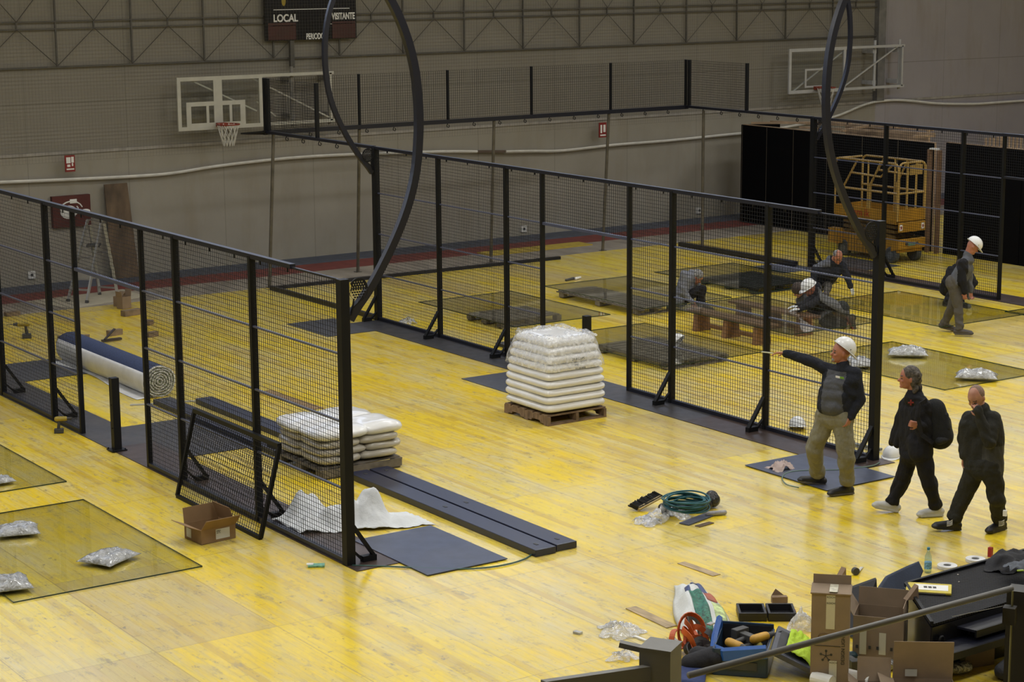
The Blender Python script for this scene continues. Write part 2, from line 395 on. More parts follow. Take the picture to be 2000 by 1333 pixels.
# trims on the back wall
M_rope = mat('white_net_rope', (.62, .61, .57), .7, var=.05)
M_dark = mat('dark_trim', (.05, .05, .05), .6)
t1 = MB(); t1.b2((-14, WY-.03, 2.47), (34, WY, 2.53)); struct('trim_1', t1, mat('grey_ledge', (.30, .28, .25), .6))
t1 = MB(); t1.b2((18.7, WY-.16, 2.53), (18.95, WY, 7.0)); struct('trim_2', t1, mat('column_paint', (.16, .155, .15), .6))
def wpath(pts, Y, r, mb):
    P = [atY(x, y, Y) for x, y in pts]; out = []
    for i in range(len(P)-1):
        for k in range(4):
            t = k/4; a = P[max(0, i-1)]; b = P[i]; c = P[i+1]; d = P[min(len(P)-1, i+2)]
            out.append(.5*((2*b)+(c-a)*t+(2*a-5*b+4*c-d)*t*t+(3*b-a-3*c+d)*t*t*t))
    out.append(P[-1]); mb.tube(out, r, 6)
WPY = 3.17
one('net_bottom_rope', (lambda m: (wpath([(-90, 360), (0, 356), (100, 352), (230, 346), (330, 339), (420, 325), (520, 313), (600, 306), (700, 301), (860, 296), (932, 296)], WPY, .03, m), m)[1])(MB()), M_rope, 'white rolled hem hanging on the left stretch of the back wall', 'rope')
one('net_bottom_rope', (lambda m: (wpath([(988, 296), (1040, 295), (1100, 294), (1200, 283), (1300, 275), (1400, 265), (1500, 254), (1620, 231), (1690, 204), (1735, 196), (1780, 197), (1830, 202), (1900, 203), (1950, 200), (2080, 191)], WPY, .03, m), m)[1])(MB()), M_rope, 'white rolled hem of the net sagging across the right half of the back wall', 'rope')
one('wall_bracket', MB().beam(atY(928, 296, 3.2), atY(990, 296, 3.2), .06, .05), mat('bracket_rust', (.10, .07, .05), .6), 'short dark bar on the wall between the two white hems', 'bar')
# bracing cables / ladder trusses in front of the upper wall
M_cable = mat('brace_steel', (.075, .07, .06), .5)
VX = [-4.28+1.535*k for k in range(-3, 16)]; TY = 3.2
fr = thing('wall_bracing', 'dark lattice of thin steel struts and cables over the upper back wall', 'bracing', (0, TY, 4.14))
for z in (4.14, 4.86, 5.0, 5.95): m = MB(); m.beam((VX[0], TY, z), (VX[-1], TY, z), .02, .025 if z != 4.14 else .035); m.build('horizontal_bar', M_cable, fr)
for i, x in enumerate(VX): m = MB(); m.beam((x, TY, 4.14), (x, TY, 7.0), .032, .032); m.build('upright', M_cable, fr)
for i in range(len(VX)-1):
    a, b = VX[i], VX[i+1]; c = (a+b)/2; m = MB()
    m.beam((c, TY, 4.86), (c, TY, 5.0), .03, .03)
    for x in (a, b):
        m.tube([(x, TY-.02, 4.16), (c, TY-.02, 4.86)], .008, 4); m.tube([(c, TY-.02, 5.0), (x, TY-.02, 5.9)], .008, 4)
    m.build('diagonal_cable', M_cable, fr)
# protective net
M_net = mat('net_cord', (.11, .10, .085), .7)
m = MB(); NY = 3.06; z0 = 2.35
def nw(p, q, r=.0014):
    p = Vector(p); q = Vector(q); x, y = frame(q-p); pts = []
    for e in (p, q): pts += [e+x*r, e-x*r*.5+y*r*.87, e-x*r*.5-y*r*.87]
    m.poly(pts, [(0, 1, 4, 3), (1, 2, 5, 4), (2, 0, 3, 5)])
x = -8.0
while x < 18.6: nw((x, NY, z0), (x, NY, 7.0)); x += .065
z = z0
while z < 7: nw((-8, NY, z), (18.6, NY, z)); z += .065
one('safety_net', m, M_net, 'fine square-meshed safety net hanging in front of the upper back wall', 'net')
# scoreboard
M_black = mat('scoreboard_black', (.006, .006, .008), .25, var=.02); M_w = mat('print_white', (.72, .72, .70), .6, var=.02); M_maroon = mat('score_maroon', (.045, .010, .006), .4)
A = atY(520, 83, 3.09); B = atY(697, 78, 3.09); x0, x1, zb = A.x, B.x, 4.5; zt = 6.2; W = x1-x0
sb = thing('scoreboard', 'black sports scoreboard lettered LOCAL, VISITANTE and PERIODO on the back wall', 'scoreboard', ((x0+x1)/2, 3.13, zb))
m = MB(); m.b2((x0, 3.09, zb), (x1, 3.17, zt)); m.build('housing', M_black, sb, bevel=.01)
zz = lambda py: atY(600, py, 3.09).z
m = MB(); m.b2((x0+.18, 3.083, zz(18.5)), (x1-.16, 3.089, zz(17.2))); m.b2((x0+.1, 3.083, zz(49.5)), (x0+.66, 3.089, zz(48.5))); m.b2((x1-.62, 3.083, zz(48.5)), (x1-.08, 3.089, zz(47.5))); m.build('white_line', M_w, sb)
for u0, u1 in ((x0+.05, x0+.68), (x1-.58, x1-.03)): m = MB(); m.b2((u0, 3.083, zb+.02), (u1, 3.089, zb+.36)); m.build('digit_panel', M_maroon, sb)
text_mesh('lettering', 'LOCAL', .205, M_w, (x0+.17, 3.086, zz(41)), (1, 0, 0), (0, 0, 1), sb, bold=.006, sx=.86)
text_mesh('lettering', 'VISITANTE', .185, M_w, (x1-.04, 3.086, zz(39)), (1, 0, 0), (0, 0, 1), sb, 'RIGHT', bold=.006, sx=.62)
text_mesh('lettering', 'PERIODO', .165, M_w, (x0+W*.535, 3.086, zz(76.5)), (1, 0, 0), (0, 0, 1), sb, 'CENTER', bold=.005, sx=.60)
m = MB(); p = atY(554, 5, 3.09); m.ell((p.x, 3.09, p.z+.04), (.05, .008, .11)); m.build('yellow_emblem', mat('emblem_yellow', (.30, .22, .02), .5), sb)
for px in (571, 635): m = MB(); q = atY(px, 100, 3.1); m.b2((q.x-.045, 3.10, 3.95), (q.x+.045, 3.17, 4.5)); m.build('support_bracket', M_cable, sb)
# small fire signs
M_sred = mat('sign_red', (.20, .012, .010), .5, var=.03)
def sign(px0, py0, px1, py1, label, kind):
    a = atY(px0, py0, 3.0); b = atY(px1, py1, 3.0)
    t = thing('fire_sign', label, 'sign', ((a.x+b.x)/2, 3.0, b.z)); m = MB(); m.b2((a.x, 2.99, b.z), (b.x, 3.015, a.z)); m.build('plate', M_sred, t)
    W = b.x-a.x; H = a.z-b.z; m = MB(); bx = lambda u0, v0, u1, v1: m.b2((a.x+W*u0, 2.984, b.z+H*v0), (a.x+W*u1, 2.989, b.z+H*v1))
    if kind == 0:
        bx(.12, .52, .55, .88); bx(.62, .55, .88, .9); bx(.66, .34, .80, .52); bx(.12, .12, .88, .2); bx(.2, .3, .5, .44)
    else:
        bx(.15, .3, .38, .85); bx(.55, .35, .85, .85); bx(.12, .1, .88, .2)
    m.build('pictogram', M_w, t)
sign(126, 304, 147, 335, 'small red fire sign left of the basketball hoop on the back wall', 0)
sign(1170, 240, 1184, 268, 'small red fire sign behind the slanting prop on the back wall', 1)
# wall sockets
def socket(px, py, lab):
    a = atY(px, py, WY-.01); m = MB(); m.b2((a.x-.07, WY-.05, a.z-.07), (a.x+.07, WY, a.z+.07)); t = one('wall_socket', m, mat('socket_white', (.6, .6, .58), .5), lab, 'socket')
    m = MB(); m.cyl((a.x, WY-.058, a.z), (a.x, WY-.05, a.z), .03, 12); m.build('insert', M_dark, t)
socket(61, 537, 'white wall socket seen through the mesh left of the ladder')
socket(1022, 447, 'white wall socket low on the wall behind the middle fence'); socket(1364, 411, 'white wall socket low on the wall left of the black flats')
# ------------------------------------------------------------------ court fences
M_blk = mat('black_powder_coat', (.005, .0055, .007), .5, var=.03, spec=.25)
M_wire = mat('black_mesh_wire', (.006, .006, .008), .55, var=.02, spec=.3)
M_rail = mat('rail_black_blue_sheen', (.007, .008, .016), .38, var=.03, spec=.5); M_beam = mat('beam_black_blue_sheen', (.016, .020, .046), .35, var=.05, spec=.6)  # blue in both black bases imitates window light reflected off their tops
M_cross = mat('cross_rail_lit_blue', (.060, .068, .115), .35, var=.03, spec=.6)  # bluish light on the cross rails is put into this paler base colour
HZ = 2.97; DV = {8: 7.96, 9: 8.93, 11: 11.07, 12: 12.04}
def wires(m, p0, p1, z0, z1, r=.0019, pitch=.05):
    p0 = Vector(p0); p1 = Vector(p1); L = (p1-p0).length; d = (p1-p0)/L; n = Vector((-d.y, d.x, 0))
    def w_(a, b):
        x, y = frame(b-a, n if abs((b-a).normalized().z) > .9 else ZZ); pts = []
        for e in (a, b): pts += [e+x*r+y*r, e-x*r+y*r, e-x*r-y*r, e+x*r-y*r]
        m.poly(pts, [(0, 1, 5, 4), (1, 2, 6, 5), (2, 3, 7, 6), (3, 0, 4, 7)])
    k = int(L/pitch)
    for i in range(1, k+1):
        a = p0+d*(i*L/(k+1)); w_(Vector((a.x, a.y, z0)), Vector((a.x, a.y, z1)))
    k = int((z1-z0)/pitch)
    for i in range(0, k+2):
        z = z0+i*(z1-z0)/(k+1); w_(Vector((p0.x, p0.y, z)), Vector((p1.x, p1.y, z)))
def racket(m, c, s=1.0):
    """perforated padel-racket head and open throat, standing in the XZ plane at c (junction); s = +1 leans to +x"""
    R = .105; hx, hz = c[0]+s*.10, c[2]+.20; pts = []
    return hx, hz, R
def racket_plate(name, parent, c, s):
    R = .112; cu = bpy.data.curves.new('rk', 'CURVE'); cu.dimensions = '2D'; cu.fill_mode = 'BOTH'; cu.extrude = .006
    def spl(P):
        sp = cu.splines.new('POLY'); sp.points.add(len(P)-1)
        for q, p in zip(sp.points, P): q.co = (p[0], p[1], 0, 1)
        sp.use_cyclic_u = True
    hx, hz = s*.115, .235
    out = []
    for j in range(40):
        a = 2*PI*j/40; r = R*(1+.05*math.cos(2*(a-PI/2)))
        if abs(((a-(PI*.95 if s > 0 else PI*.05)+PI) % (2*PI))-PI) < .35: r *= .80
        out.append((hx+r*math.cos(a), hz+r*math.sin(a)))
    spl(out)
    for i in range(-3, 4):
        for j in range(-3, 4):
            x = i*.028+(j % 2)*.014; y = j*.026
            if x*x+y*y < (R*.80)**2: spl([(hx+x+.0095*math.cos(2*PI*k/6), hz+y+.0095*math.sin(2*PI*k/6)) for k in range(6)])
    t = bpy.data.objects.new('rk', cu); C.objects.link(t); dg = bpy.context.evaluated_depsgraph_get(); dg.update()
    me = bpy.data.meshes.new_from_object(t.evaluated_get(dg)); bpy.data.objects.remove(t)
    o0 = Vector(c)-wl(parent)
    me.transform(Matrix(((1, 0, 0, o0.x), (0, 0, -1, o0.y), (0, 1, 0, o0.z), (0, 0, 0, 1)))); me.materials.clear(); me.materials.append(M_blk)
    o = bpy.data.objects.new(name, me); C.objects.link(o); o.parent = parent
    m = MB(); c = Vector(c)
    for a in (-1, 1): m.beam(c+Vector((s*.115+a*.055, 0, .145)), c+Vector((s*.045, 0, .055)), .012, .014, up=V3(0, 1, 0))
    m.beam(c+Vector((s*.045, 0, .06)), c+Vector((s*.02, 0, -.02)), .012, .026, up=V3(0, 1, 0)); m.build('racket_handle', M_blk, o)
ARC = [(.02, 2.55), (.10, 2.66), (.30, 2.90), (.53, 3.26), (.71, 3.62), (.82, 3.97), (.865, 4.33), (.87, 4.64), (.835, 5.0), (.74, 5.35), (.57, 5.70), (.30, 6.05), (-.10, 6.35), (-.6, 6.52), (-1.2, 6.58)]
def light_arm(x, y, s, label):
    t = thing('light_mast', label, 'light mast', (x+s*.05, y, 2.55), 'curved light masts on the fence ends')
    P = []
    for i in range(len(ARC)-1):
        for k in range(4):
            q = k/4; a = ARC[max(0, i-1)]; b = ARC[i]; c = ARC[i+1]; d = ARC[min(len(ARC)-1, i+2)]
            f = lambda j: .5*(2*b[j]+(c[j]-a[j])*q+(2*a[j]-5*b[j]+4*c[j]-d[j])*q*q+(3*b[j]-a[j]-3*c[j]+d[j])*q**3)
            P.append((x+s*(.05+f(0)), y, f(1)))
    P.append((x+s*(.05+ARC[-1][0]), y, ARC[-1][1]))
    m = MB(); m.sweep(P, [(-.04, -.033), (.04, -.033), (.04, .033), (-.04, .033)], up=V3(0, 1, 0)); m.build('curved_arm', M_rail, t)
    m = MB(); e = P[-1]; m.box((e[0]-s*.2, y, e[2]-.03), (.45, .3, .09)); m.build('lamp_head', M_blk, t)
    racket_plate('racket_emblem', t, (x+s*.05, y-.03, 2.62), s)
    return t
def fence(name, X, vs, s, label, gap=None, rails=(.8, 1.5, 2.2), vext=None, postw=(.10, .07)):
    """fence along Y at X, v = distance in front of the far end; s = outward side"""
    t = thing(name, label, 'fence', (X, -(vs[0]+vs[-1])/2, 0))
    Y = lambda v: -DV.get(v, v)
    for i, v in enumerate(vs):
        end = v in (4, 16); m = MB(); wx, wy = (.10, .10) if end else (.075, .055) if v not in (9, 11) else (.06, .05)
        m.box((X, Y(v), HZ/2), (wx, wy, HZ)); m.build('post', M_blk, t)
        if v not in (9, 11):
            m = MB(); b = Vector((X+s*.045, Y(v), .42)); c = Vector((X+s*.30, Y(v), .07)); d = Vector((X+s*.05, Y(v), .14)); e = Vector((X+s*.16, Y(v), .03))
            m.beam(b, c, .05, .014, up=V3(0, 1, 0)) if False else m.prism([b+V3(0, -.03, .03), b+V3(0, -.03, -.03), c+V3(-s*.03, -.03, -.01), c+V3(0, -.03, .0)], (0, .06, 0))
            m.prism([d+V3(0, -.02, .015), d+V3(0, -.02, -.015), e+V3(-s*.02, -.02, 0), e+V3(0, -.02, .015)], (0, .04, 0))
            m.box((X+s*.23, Y(v), .035), (.16, .07, .07)); m.build('foot_bracket', M_blk, t)
    v0, v1 = vs[0], vs[-1]
    m = MB(); ve = 14.95 if v1 == 16 else v1
    m.box((X, (Y(v0)+Y(ve) if v1 != 16 else Y(v0)-ve)/2, HZ+.0), (.065, abs(ve-v0), .05)); 
    if v1 == 16: m.box((X, -(14.95+16)/2, HZ-.015), (.03, 1.05, .02))
    m.build('top_rail', M_rail, t)
    # small loops under the rail
    v = v0+.35
    while v < ve: m = MB(); m.box((X-s*.03, -v, HZ-.04), (.012, .02, .05)); m.build('rope_hook', M_blk, t); v += .62
    for a, b in zip(vs[:-1], vs[1:]):
        ya, yb = Y(a)-.03, Y(b)+.03; zlow = .06
        if (a, b) == gap: zlow = 2.2
        m = MB(); wires(m, (X, ya, 0), (X, yb, 0), zlow, HZ-.02); m.build('mesh_panel', M_wire, t)
        m = MB()
        if zlow < 1:
            m.b2((X-.03, ya, 0.0), (X+.03, yb, .06)); m.build('bottom_rail', M_rail, t); m = MB()
            for z in rails: m = MB(); m.box((X-s*.012, (ya+yb)/2, z), (.028, abs(ya-yb), .018)); m.build('cross_rail', M_cross, t)
        else: m.box((X, (ya+yb)/2, 2.2), (.05, abs(ya-yb), .04)); m.build('cross_rail', M_cross, t)
    return t
F1X = -7.394
f1 = fence('mesh_fence', F1X, [4, 6, 8, 9, 11, 12, 14, 16], 1, 'black mesh court fence in the left foreground with an open doorway', gap=(9, 11))
light_arm(F1X, -16, 1, 'tall curved black mast on the near end of the left foreground fence')
f2 = fence('mesh_fence', 0, [4, 6, 8, 9, 11, 12, 14, 16], -1, 'long black mesh court fence across the middle, ending beside the pointing man', gap=(9, 11))
light_arm(0, -16, -1, 'curved black mast on the near end of the middle fence, above the pointing man')
light_arm(0, -4, -1, 'curved black mast on the far end of the middle fence')
f3 = fence('mesh_fence', 10, [4, 6, 8, 9], 1, 'black mesh fence at the back right in front of the yellow scissor lift')
light_arm(10, -4, 1, 'curved black mast on the far end of the back right fence')
m = MB(); m.b2((9.97, -11.2, 2.2), (10.03, -8.96, 2.24)); m.build('cross_rail', M_rail, f3)
m = MB(); m.b2((9.957, -11.3, HZ-.02), (10.043, -8.9, HZ+.03)); m.build('top_rail', M_rail, f3)
m = MB(); wires(m, (10, -8.96, 0), (10, -11.2, 0), 2.24, HZ-.02); m.build('mesh_panel', M_wire, f3)
# raised frame round the far end of the court: rails at 3 m, 1 m high mesh above, carried by props
uf = thing('upper_mesh_frame', 'raised black frame with a one metre mesh strip over the far end of the court', 'fence', (5, 0, HZ))
Z4 = 3.965
def loops(p, q, n):
    p = Vector(p); q = Vector(q)
    for i in range(n):
        c = p.lerp(q, (i+.5)/n); m = MB(); m.tube([c+V3(0, 0, 0), c+V3(-.02, 0, -.03), c+V3(-.02, 0, -.06), c+V3(.02, 0, -.075), c+V3(.035, 0, -.05), c+V3(.02, 0, -.02)], .009, 5); m.build('rope_hook', M_blk, uf)
m = MB(); m.b2((-.05, -.04, HZ-.05), (10.05, .04, HZ+.03)); m.build('back_rail', M_rail, uf)
m = MB(); m.b2((-.045, -3.95, HZ-.02), (.045, -.04, HZ+.03)); m.build('side_rail', M_rail, uf)
m = MB(); m.b2((9.955, -3.95, HZ-.02), (10.045, -.04, HZ+.03)); m.build('side_rail', M_rail, uf)
m = MB(); m.prism([(-.5, .05, HZ-.02), (-.05, .05, HZ-.05), (0, -.05, HZ-.05), (-.05, -.05, HZ)], (0, 0, .03)); m.build('corner_plate', M_blk, uf)
loops((.6, -.03, HZ-.05), (9.8, -.03, HZ-.05), 15); loops((10, -.3, HZ-.03), (10, -3.8, HZ-.03), 6); loops((0, -.5, HZ-.03), (0, -3.6, HZ-.03), 5)
for x in (0, 2, 4, 6, 8, 10):
    m = MB(); wd = .07 if x in (0,) else .035; m.b2((x-wd/2, -.03, HZ+.03), (x+wd/2, .03, Z4)); m.build('upright', M_blk, uf)
    if x < 10: m = MB(); wires(m, (x+.03, 0, 0), (x+1.97, 0, 0), HZ+.05, Z4-.01); m.build('mesh_panel', M_wire, uf)
for x in (0, 10):
    for y in (-.12, -1.98): m = MB(); m.b2((x-.03, y-.025, HZ+.03), (x+.03, y+.025, Z4)); m.build('upright', M_blk, uf)
    m = MB(); wires(m, (x, -.15, 0), (x, -1.95, 0), HZ+.05, Z4-.01); m.build('mesh_panel', M_wire, uf)
M_prop = mat('galvanised_prop', (.085, .075, .060), .5, var=.2)
pl = ['leftmost steel prop under the raised frame', 'steel prop under the raised frame by the far curved mast', 'steel prop under the middle of the raised frame', 'slanting steel prop in front of the small red sign', 'rightmost steel prop, left of the black flats']
for i, (a, b) in enumerate([((.16, .02), (.10, .25)), ((2.0, .02), (2.40, .90)), ((5.10, .02), (5.21, .35)), ((7.97, .02), (8.03, .31)), ((10.0, -.60), (10.08, -.50))]):
    m = MB(); m.cyl((b[0], b[1], .008), (a[0], a[1], HZ-.055), .032, 10); t = one('steel_prop', m, M_prop, pl[i], 'prop', 'steel props')
    m = MB(); m.box((b[0], b[1], .004), (.12, .12, .008)); m.build('foot_plate', M_prop, t)
# floor sills lying where the glass will stand
def bar(name, p, q, wd, ht, label, cat='beam', m_=None, group=None): return one(name, MB().beam(p, q, wd, ht), m_ or M_rail, label, cat, group)
bar('floor_sill', (0, -3.95, .04), (0, 0, .04), .07, .08, 'black floor sill running from the middle fence to the far corner')
bar('floor_sill', (.12, .0, .03), (6.6, -.12, .03), .09, .06, 'long black beam on the floor at the far end of the court')
bar('floor_sill', (9.72, -.2, .06), (9.78, -3.8, .06), .11, .08, 'black beam on the floor left of the bent-over worker with grey hair')
# ------------------------------------------------------------------ steel ground plates
def plate_mat(name, a, b):
    s = NT(name); o = s.obj(); n = s.noise(o, 1.3, 6, .65); n2 = s.noise(o, 5, 4)
    s.P(Base_Color=s.mix(s.ramp(n, .35, .65), c4(a), c4(b)), Roughness=s.math('ADD', .28, s.math('MULTIPLY', n2, .25)), Metallic=.25); return s.m
M_pl = plate_mat('steel_plate', (.060, .068, .090), (.085, .085, .095)); M_pr = plate_mat('rusty_plate', (.045, .030, .026), (.075, .05, .042)); M_pd = plate_mat('dark_plate', (.045, .047, .055), (.07, .062, .06))
M_pb = plate_mat('blue_plate', (.060, .075, .125), (.08, .09, .13))
def plate(x0, y0, x1, y1, m_, label, z=0.001, h=.008): one('steel_plate', MB().b2((x0, y0, z), (x1, y1, z+h)), m_, label, 'plate', 'steel ground plates')
plate(-.56, -13.0, .12, -4.0, M_pd, 'long grey steel strip under the far half of the middle fence')
plate(-.56, -16.25, .12, -13.0, M_pr, 'brown rusty steel strip under the near half of the middle fence')
plate(-1.47, -4.85, -.56, -3.4, M_pl, 'dark steel plate at the far end of the middle fence')
plate(-1.49, -10.3, -.56, -8.95, M_pl, 'dark steel plate partly behind the wrapped white pallet load')
plate(-1.47, -16.75, -.38, -15.3, M_pb, 'blue-grey steel plate under the feet of the pointing man', z=.0095)
plate(F1X-.05, -9.9, F1X+.56, -4.0, M_pd, 'grey steel strip along the left end of the foreground fence')
plate(F1X-.05, -16.25, F1X+.56, -9.9, M_pr, 'brown rusty steel strip inside the foreground fence')
plate(F1X+.56, -10.9, F1X+1.6, -8.9, M_pd, 'dark stained steel plate behind the foreground doorway')
plate(F1X+.56, -5.3, F1X+1.6, -3.9, M_pl, 'dark steel plate at the left edge behind the mesh')
plate(F1X+.45, -16.8, F1X+1.42, -15.3, M_pb, 'blue steel plate at the near end of the foreground fence', z=.0095)
plate(9.88, -11.3, 10.55, -4.0, M_pr, 'dark steel strip under the back right fence')
plate(10.55, -5.0, 11.5, -3.5, M_pl, 'steel plate on the floor beside the scissor lift'); plate(9.0, -4.3, 9.88, -3.3, M_pl, 'small steel plate behind the bent-over workers')
plate(10.55, -10.4, 11.5, -9.0, M_pl, 'steel plate at the right edge beyond the back fence')
# ------------------------------------------------------------------ short net posts
def netpost(x, y, label, rz=0):
    t = thing('net_post', label, 'post', (x, y, .01)); m = MB(); m.b2((x-.05, y-.05, .02), (x+.05, y+.05, .95)); m.build('post', M_blk, t, bevel=.004)
    m = MB(); m.box((x, y, .017), (.2, .2, .012)); 
    for a in (-.08, .08):
        for b in (-.08, .08): m.cyl((x+a, y+b, .02), (x+a, y+b, .04), .01, 6)
    m.build('base_plate', M_blk, t)
    m = MB(); m.cyl((x-.05, y-.01, .6), (x-.06, y-.01, .6), .008, 8); m.cyl((x-.05, y-.01, .3), (x-.06, y-.01, .3), .008, 8); m.build('bolt', M_blk, t)
netpost(F1X, -10.05, 'short square black post standing in the foreground doorway'); netpost(0, -10.05, 'short square black post behind the wrapped white pallet load')
# ------------------------------------------------------------------ gate panel leaning on the left fence
t = thing('gate_panel', 'black mesh gate panel leaning against the foreground fence', 'gate', (-7.6, -13.6, 0)); a0, a1 = -12.56, -14.66
lo = lambda y, f: Vector((-7.72+.26*f, y, .02+.98*f))
m = MB(); m.beam(lo(a0, 0), lo(a0, 1), .04, .04); m.beam(lo(a1, 0), lo(a1, 1), .04, .04); m.beam(lo(a0, 0), lo(a1, 0), .04, .04); m.beam(lo(a0, 1), lo(a1, 1), .05, .05); m.build('frame', M_blk, t)
m = MB(); n = 41
for i in range(1, n): y = a0+(a1-a0)*i/n; m.beam(lo(y, 0), lo(y, 1), .004, .004)
for i in range(1, 20): m.beam(lo(a0, i/20), lo(a1, i/20), .004, .004)
m.build('mesh', M_wire, t)
m = MB(); m.prism([lo(a1, 1)+V3(0, .02, 0), lo(a1+.3, 1)+V3(0, 0, 0), lo(a1+.25, 1)+V3(-.02, 0, -.06), lo(a1+.1, 1)+V3(-.02, 0, -.06)], (.02, 0, 0)); m.build('hinge_bracket', M_blk, t)
# ------------------------------------------------------------------ flat black beams
def flat_beam(x, y0, y1, z, label):
    t = thing('steel_beam', label, 'beam', (x, (y0+y1)/2, z), 'flat black steel beams'); m = MB(); m.b2((x-.13, y0, z), (x+.13, y1, z+.075)); m.build('profile', M_beam, t, bevel=.006)
    m = MB(); 
    for y in (y0+.18, y1-.18, (y0+y1)/2): m.box((x, y, z+.077), (.03, .06, .003))
    m.build('slot', M_dark, t)
flat_beam(-5.78, -11.5, -7.85, .002, 'flat black beam behind the foreground fence, nearer the fence'); flat_beam(-5.28, -11.5, -8.15, .002, 'flat black beam behind the foreground fence, farther from the fence')
flat_beam(-5.56, -16.9, -12.98, .002, 'long flat black beam beyond the near end of the foreground fence, left of the pair'); flat_beam(-5.27, -16.87, -12.98, .002, 'long flat black beam beyond the near end of the foreground fence, right of the pair')
# ------------------------------------------------------------------ basketball backboards on side-swinging arms
M_bw = mat('backboard_white', (.42, .41, .36), .5, var=.04); M_bw2 = mat('backboard_pale', (.42, .42, .42), .5, var=.04)
M_pane = glassy('backboard_pane', (.96, .97, .965), base=.05, rough=.05)
M_rim = mat('rim_red', (.22, .03, .012), .45); M_cord = mat('net_cord_white', (.55, .54, .50), .8)
def backboard(y, TL, BL, TR, xr, zt_r, label, mw, inner, rimpx, box, hanging=True):
    a = atY(*TL, y); b = atY(*BL, y); c = atY(*TR, y); x0, x1, z0, z1 = a.x, c.x, (b.z), (a.z+c.z)/2
    t = thing('basketball_backboard', label, 'backboard', ((x0+x1)/2, y, z0))
    m = MB(); w = .075
    m.b2((x0, y-.02, z0), (x0+w, y+.02, z1)); m.b2((x1-w, y-.02, z0), (x1, y+.02, z1)); m.b2((x0+w, y-.02, z0), (x1-w, y+.02, z0+w)); m.b2((x0+w, y-.02, z1-w), (x1-w, y+.02, z1)); m.build('board_frame', mw, t)
    m = MB(); m.b2((x0+w, y-.005, z0+w), (x1-w, y+.005, z1-w)); m.build('board_pane', M_pane, t)
    for ki, (u0, v0, u1, v1, k) in enumerate(inner):
        m = MB(); X = lambda u: x0+(x1-x0)*u; Z = lambda v: z0+(z1-z0)*v
        m.b2((X(u0), y-.012-ki*.0015, Z(v0)), (X(u1), y-.007, Z(v1))); m.build('painted_line', mw, t)
    m = MB(); xr0 = x1; zt = z1-.03; zb = z0+.04
    m.b2((xr0, y+.0, zt-.03), (xr, y+.07, zt+.03)); m.b2((xr0, y, zb-.03), (xr, y+.07, zb+.03)); m.b2((xr-.1, y, zb), (xr-.05, y+.06, zt))
    m.build('swing_arm', mw, t)
    m = MB(); 
    for u, v in box: m.beam((x0+(xr-x0)*u[0], y+.06, z0+(z1-z0)*u[1]), (x0+(xr-x0)*v[0], y+.06, z0+(z1-z0)*v[1]), .03, .03)
    m.build('brace', mw, t)
    for dx in (-.05, -.9):
        m = MB(); m.cyl((xr+dx, y+.14, z0-.05), (xr+dx, y+.14, z1+.12), .035, 10); m.b2((xr+dx-.06, y+.14, z0+.1), (xr+dx+.06, WY-.01, z0+.2)); m.b2((xr+dx-.06, y+.14, z1-.2), (xr+dx+.06, WY-.01, z1-.1))
        m.build('wall_hinge', M_bw2 if mw is M_bw2 else mat('hinge_grey', (.2, .19, .17), .5), t)
    r = atY(*rimpx, y-.35); rc = Vector((r.x, y-.36, r.z))
    hoop = thing('hoop', None, None, (0, 0, 0)); hoop.parent = t
    m = MB(); m.tube([(rc.x+.225*math.cos(2*PI*i/28), rc.y+.225*math.sin(2*PI*i/28), rc.z) for i in range(28)], .014, 6, True); m.b2((rc.x-.1, y-.15, rc.z-.06), (rc.x+.1, y-.025, rc.z+.015))
    h = m.build('rim', M_rim, t); m = MB()
    for i in range(12):
        for sgn in (-1, 1):
            P = []
            for k in range(7):
                f = k/6; rr = .215*(1-f*.52); an = 2*PI*(i/12+sgn*f*.13); P.append((rc.x+rr*math.cos(an), rc.y+rr*math.sin(an), rc.z-.42*f))
            m.tube(P, .008, 4)
    m.build('net', M_cord, h); bpy.data.objects.remove(hoop); return t
backboard(2.75, (344, 150), (346, 257), (511, 147), atY(652, 142, 2.75).x, 0, 'clear basketball backboard with a white frame at the upper left', M_bw,
          [(.06+.04, .12, .155, .50, 0), (.73, .12, .79, .52, 0), (.10, .45, .79, .53, 0), (.10, .06, .79, .13, 0), (.42, .13, .52, .93, 1), (.33, .13, .36, .45, 2), (.60, .13, .63, .45, 2)], (445, 243),
          [((.1, .93), (.5, .3)), ((.45, .97), (.97, .1)), ((.50, .48), (.62, .18))])
backboard(2.75, (1541, 97), (1539, 184), (1652, 90), atY(1768, 86, 2.75).x, 0, 'pale clear basketball backboard at the upper right behind the curved mast', M_bw2,
          [(.28, .14, .31, .52, 0), (.28, .50, .72, .54, 0), (.69, .14, .72, .52, 0), (.28, .12, .72, .16, 0)], (1613, 171),
          [((.05, .05), (.5, .95)), ((.46, .05), (.95, .96))])
# ------------------------------------------------------------------ things against the back wall, left
a = atY(101, 388, 3.2); b = atY(178, 440, 3.2); t = thing('poster_board', 'dark red board with a white swirling drawing on the wall behind the stepladder', 'board', ((a.x+b.x)/2, 3.26, b.z))
m = MB(); m.b2((a.x, 3.18, b.z), (b.x, WY-.002, a.z+.03)); m.build('board', mat('board_maroon', (.075, .012, .010), .5), t)
m = MB(); cx_ = a.x+.36; cz_ = b.z+.34
m.tube([(cx_+.24*math.cos(q)*(1-.02*i), 3.172, cz_+.17*math.sin(q)*(1-.02*i)) for i, q in enumerate([.2+.35*k for k in range(20)])], .014, 5); m.ell((cx_-.04, 3.172, cz_-.05), (.17, .008, .13)); m.ell((cx_+.30, 3.172, cz_-.06), (.1, .008, .05)); m.cur = 0
m.build('swirl_drawing', M_w, t); m = MB(); m.b2((b.x-.42, 3.17, a.z-.12), (b.x-.28, 3.178, a.z-.04)); m.build('white_square', M_w, t)
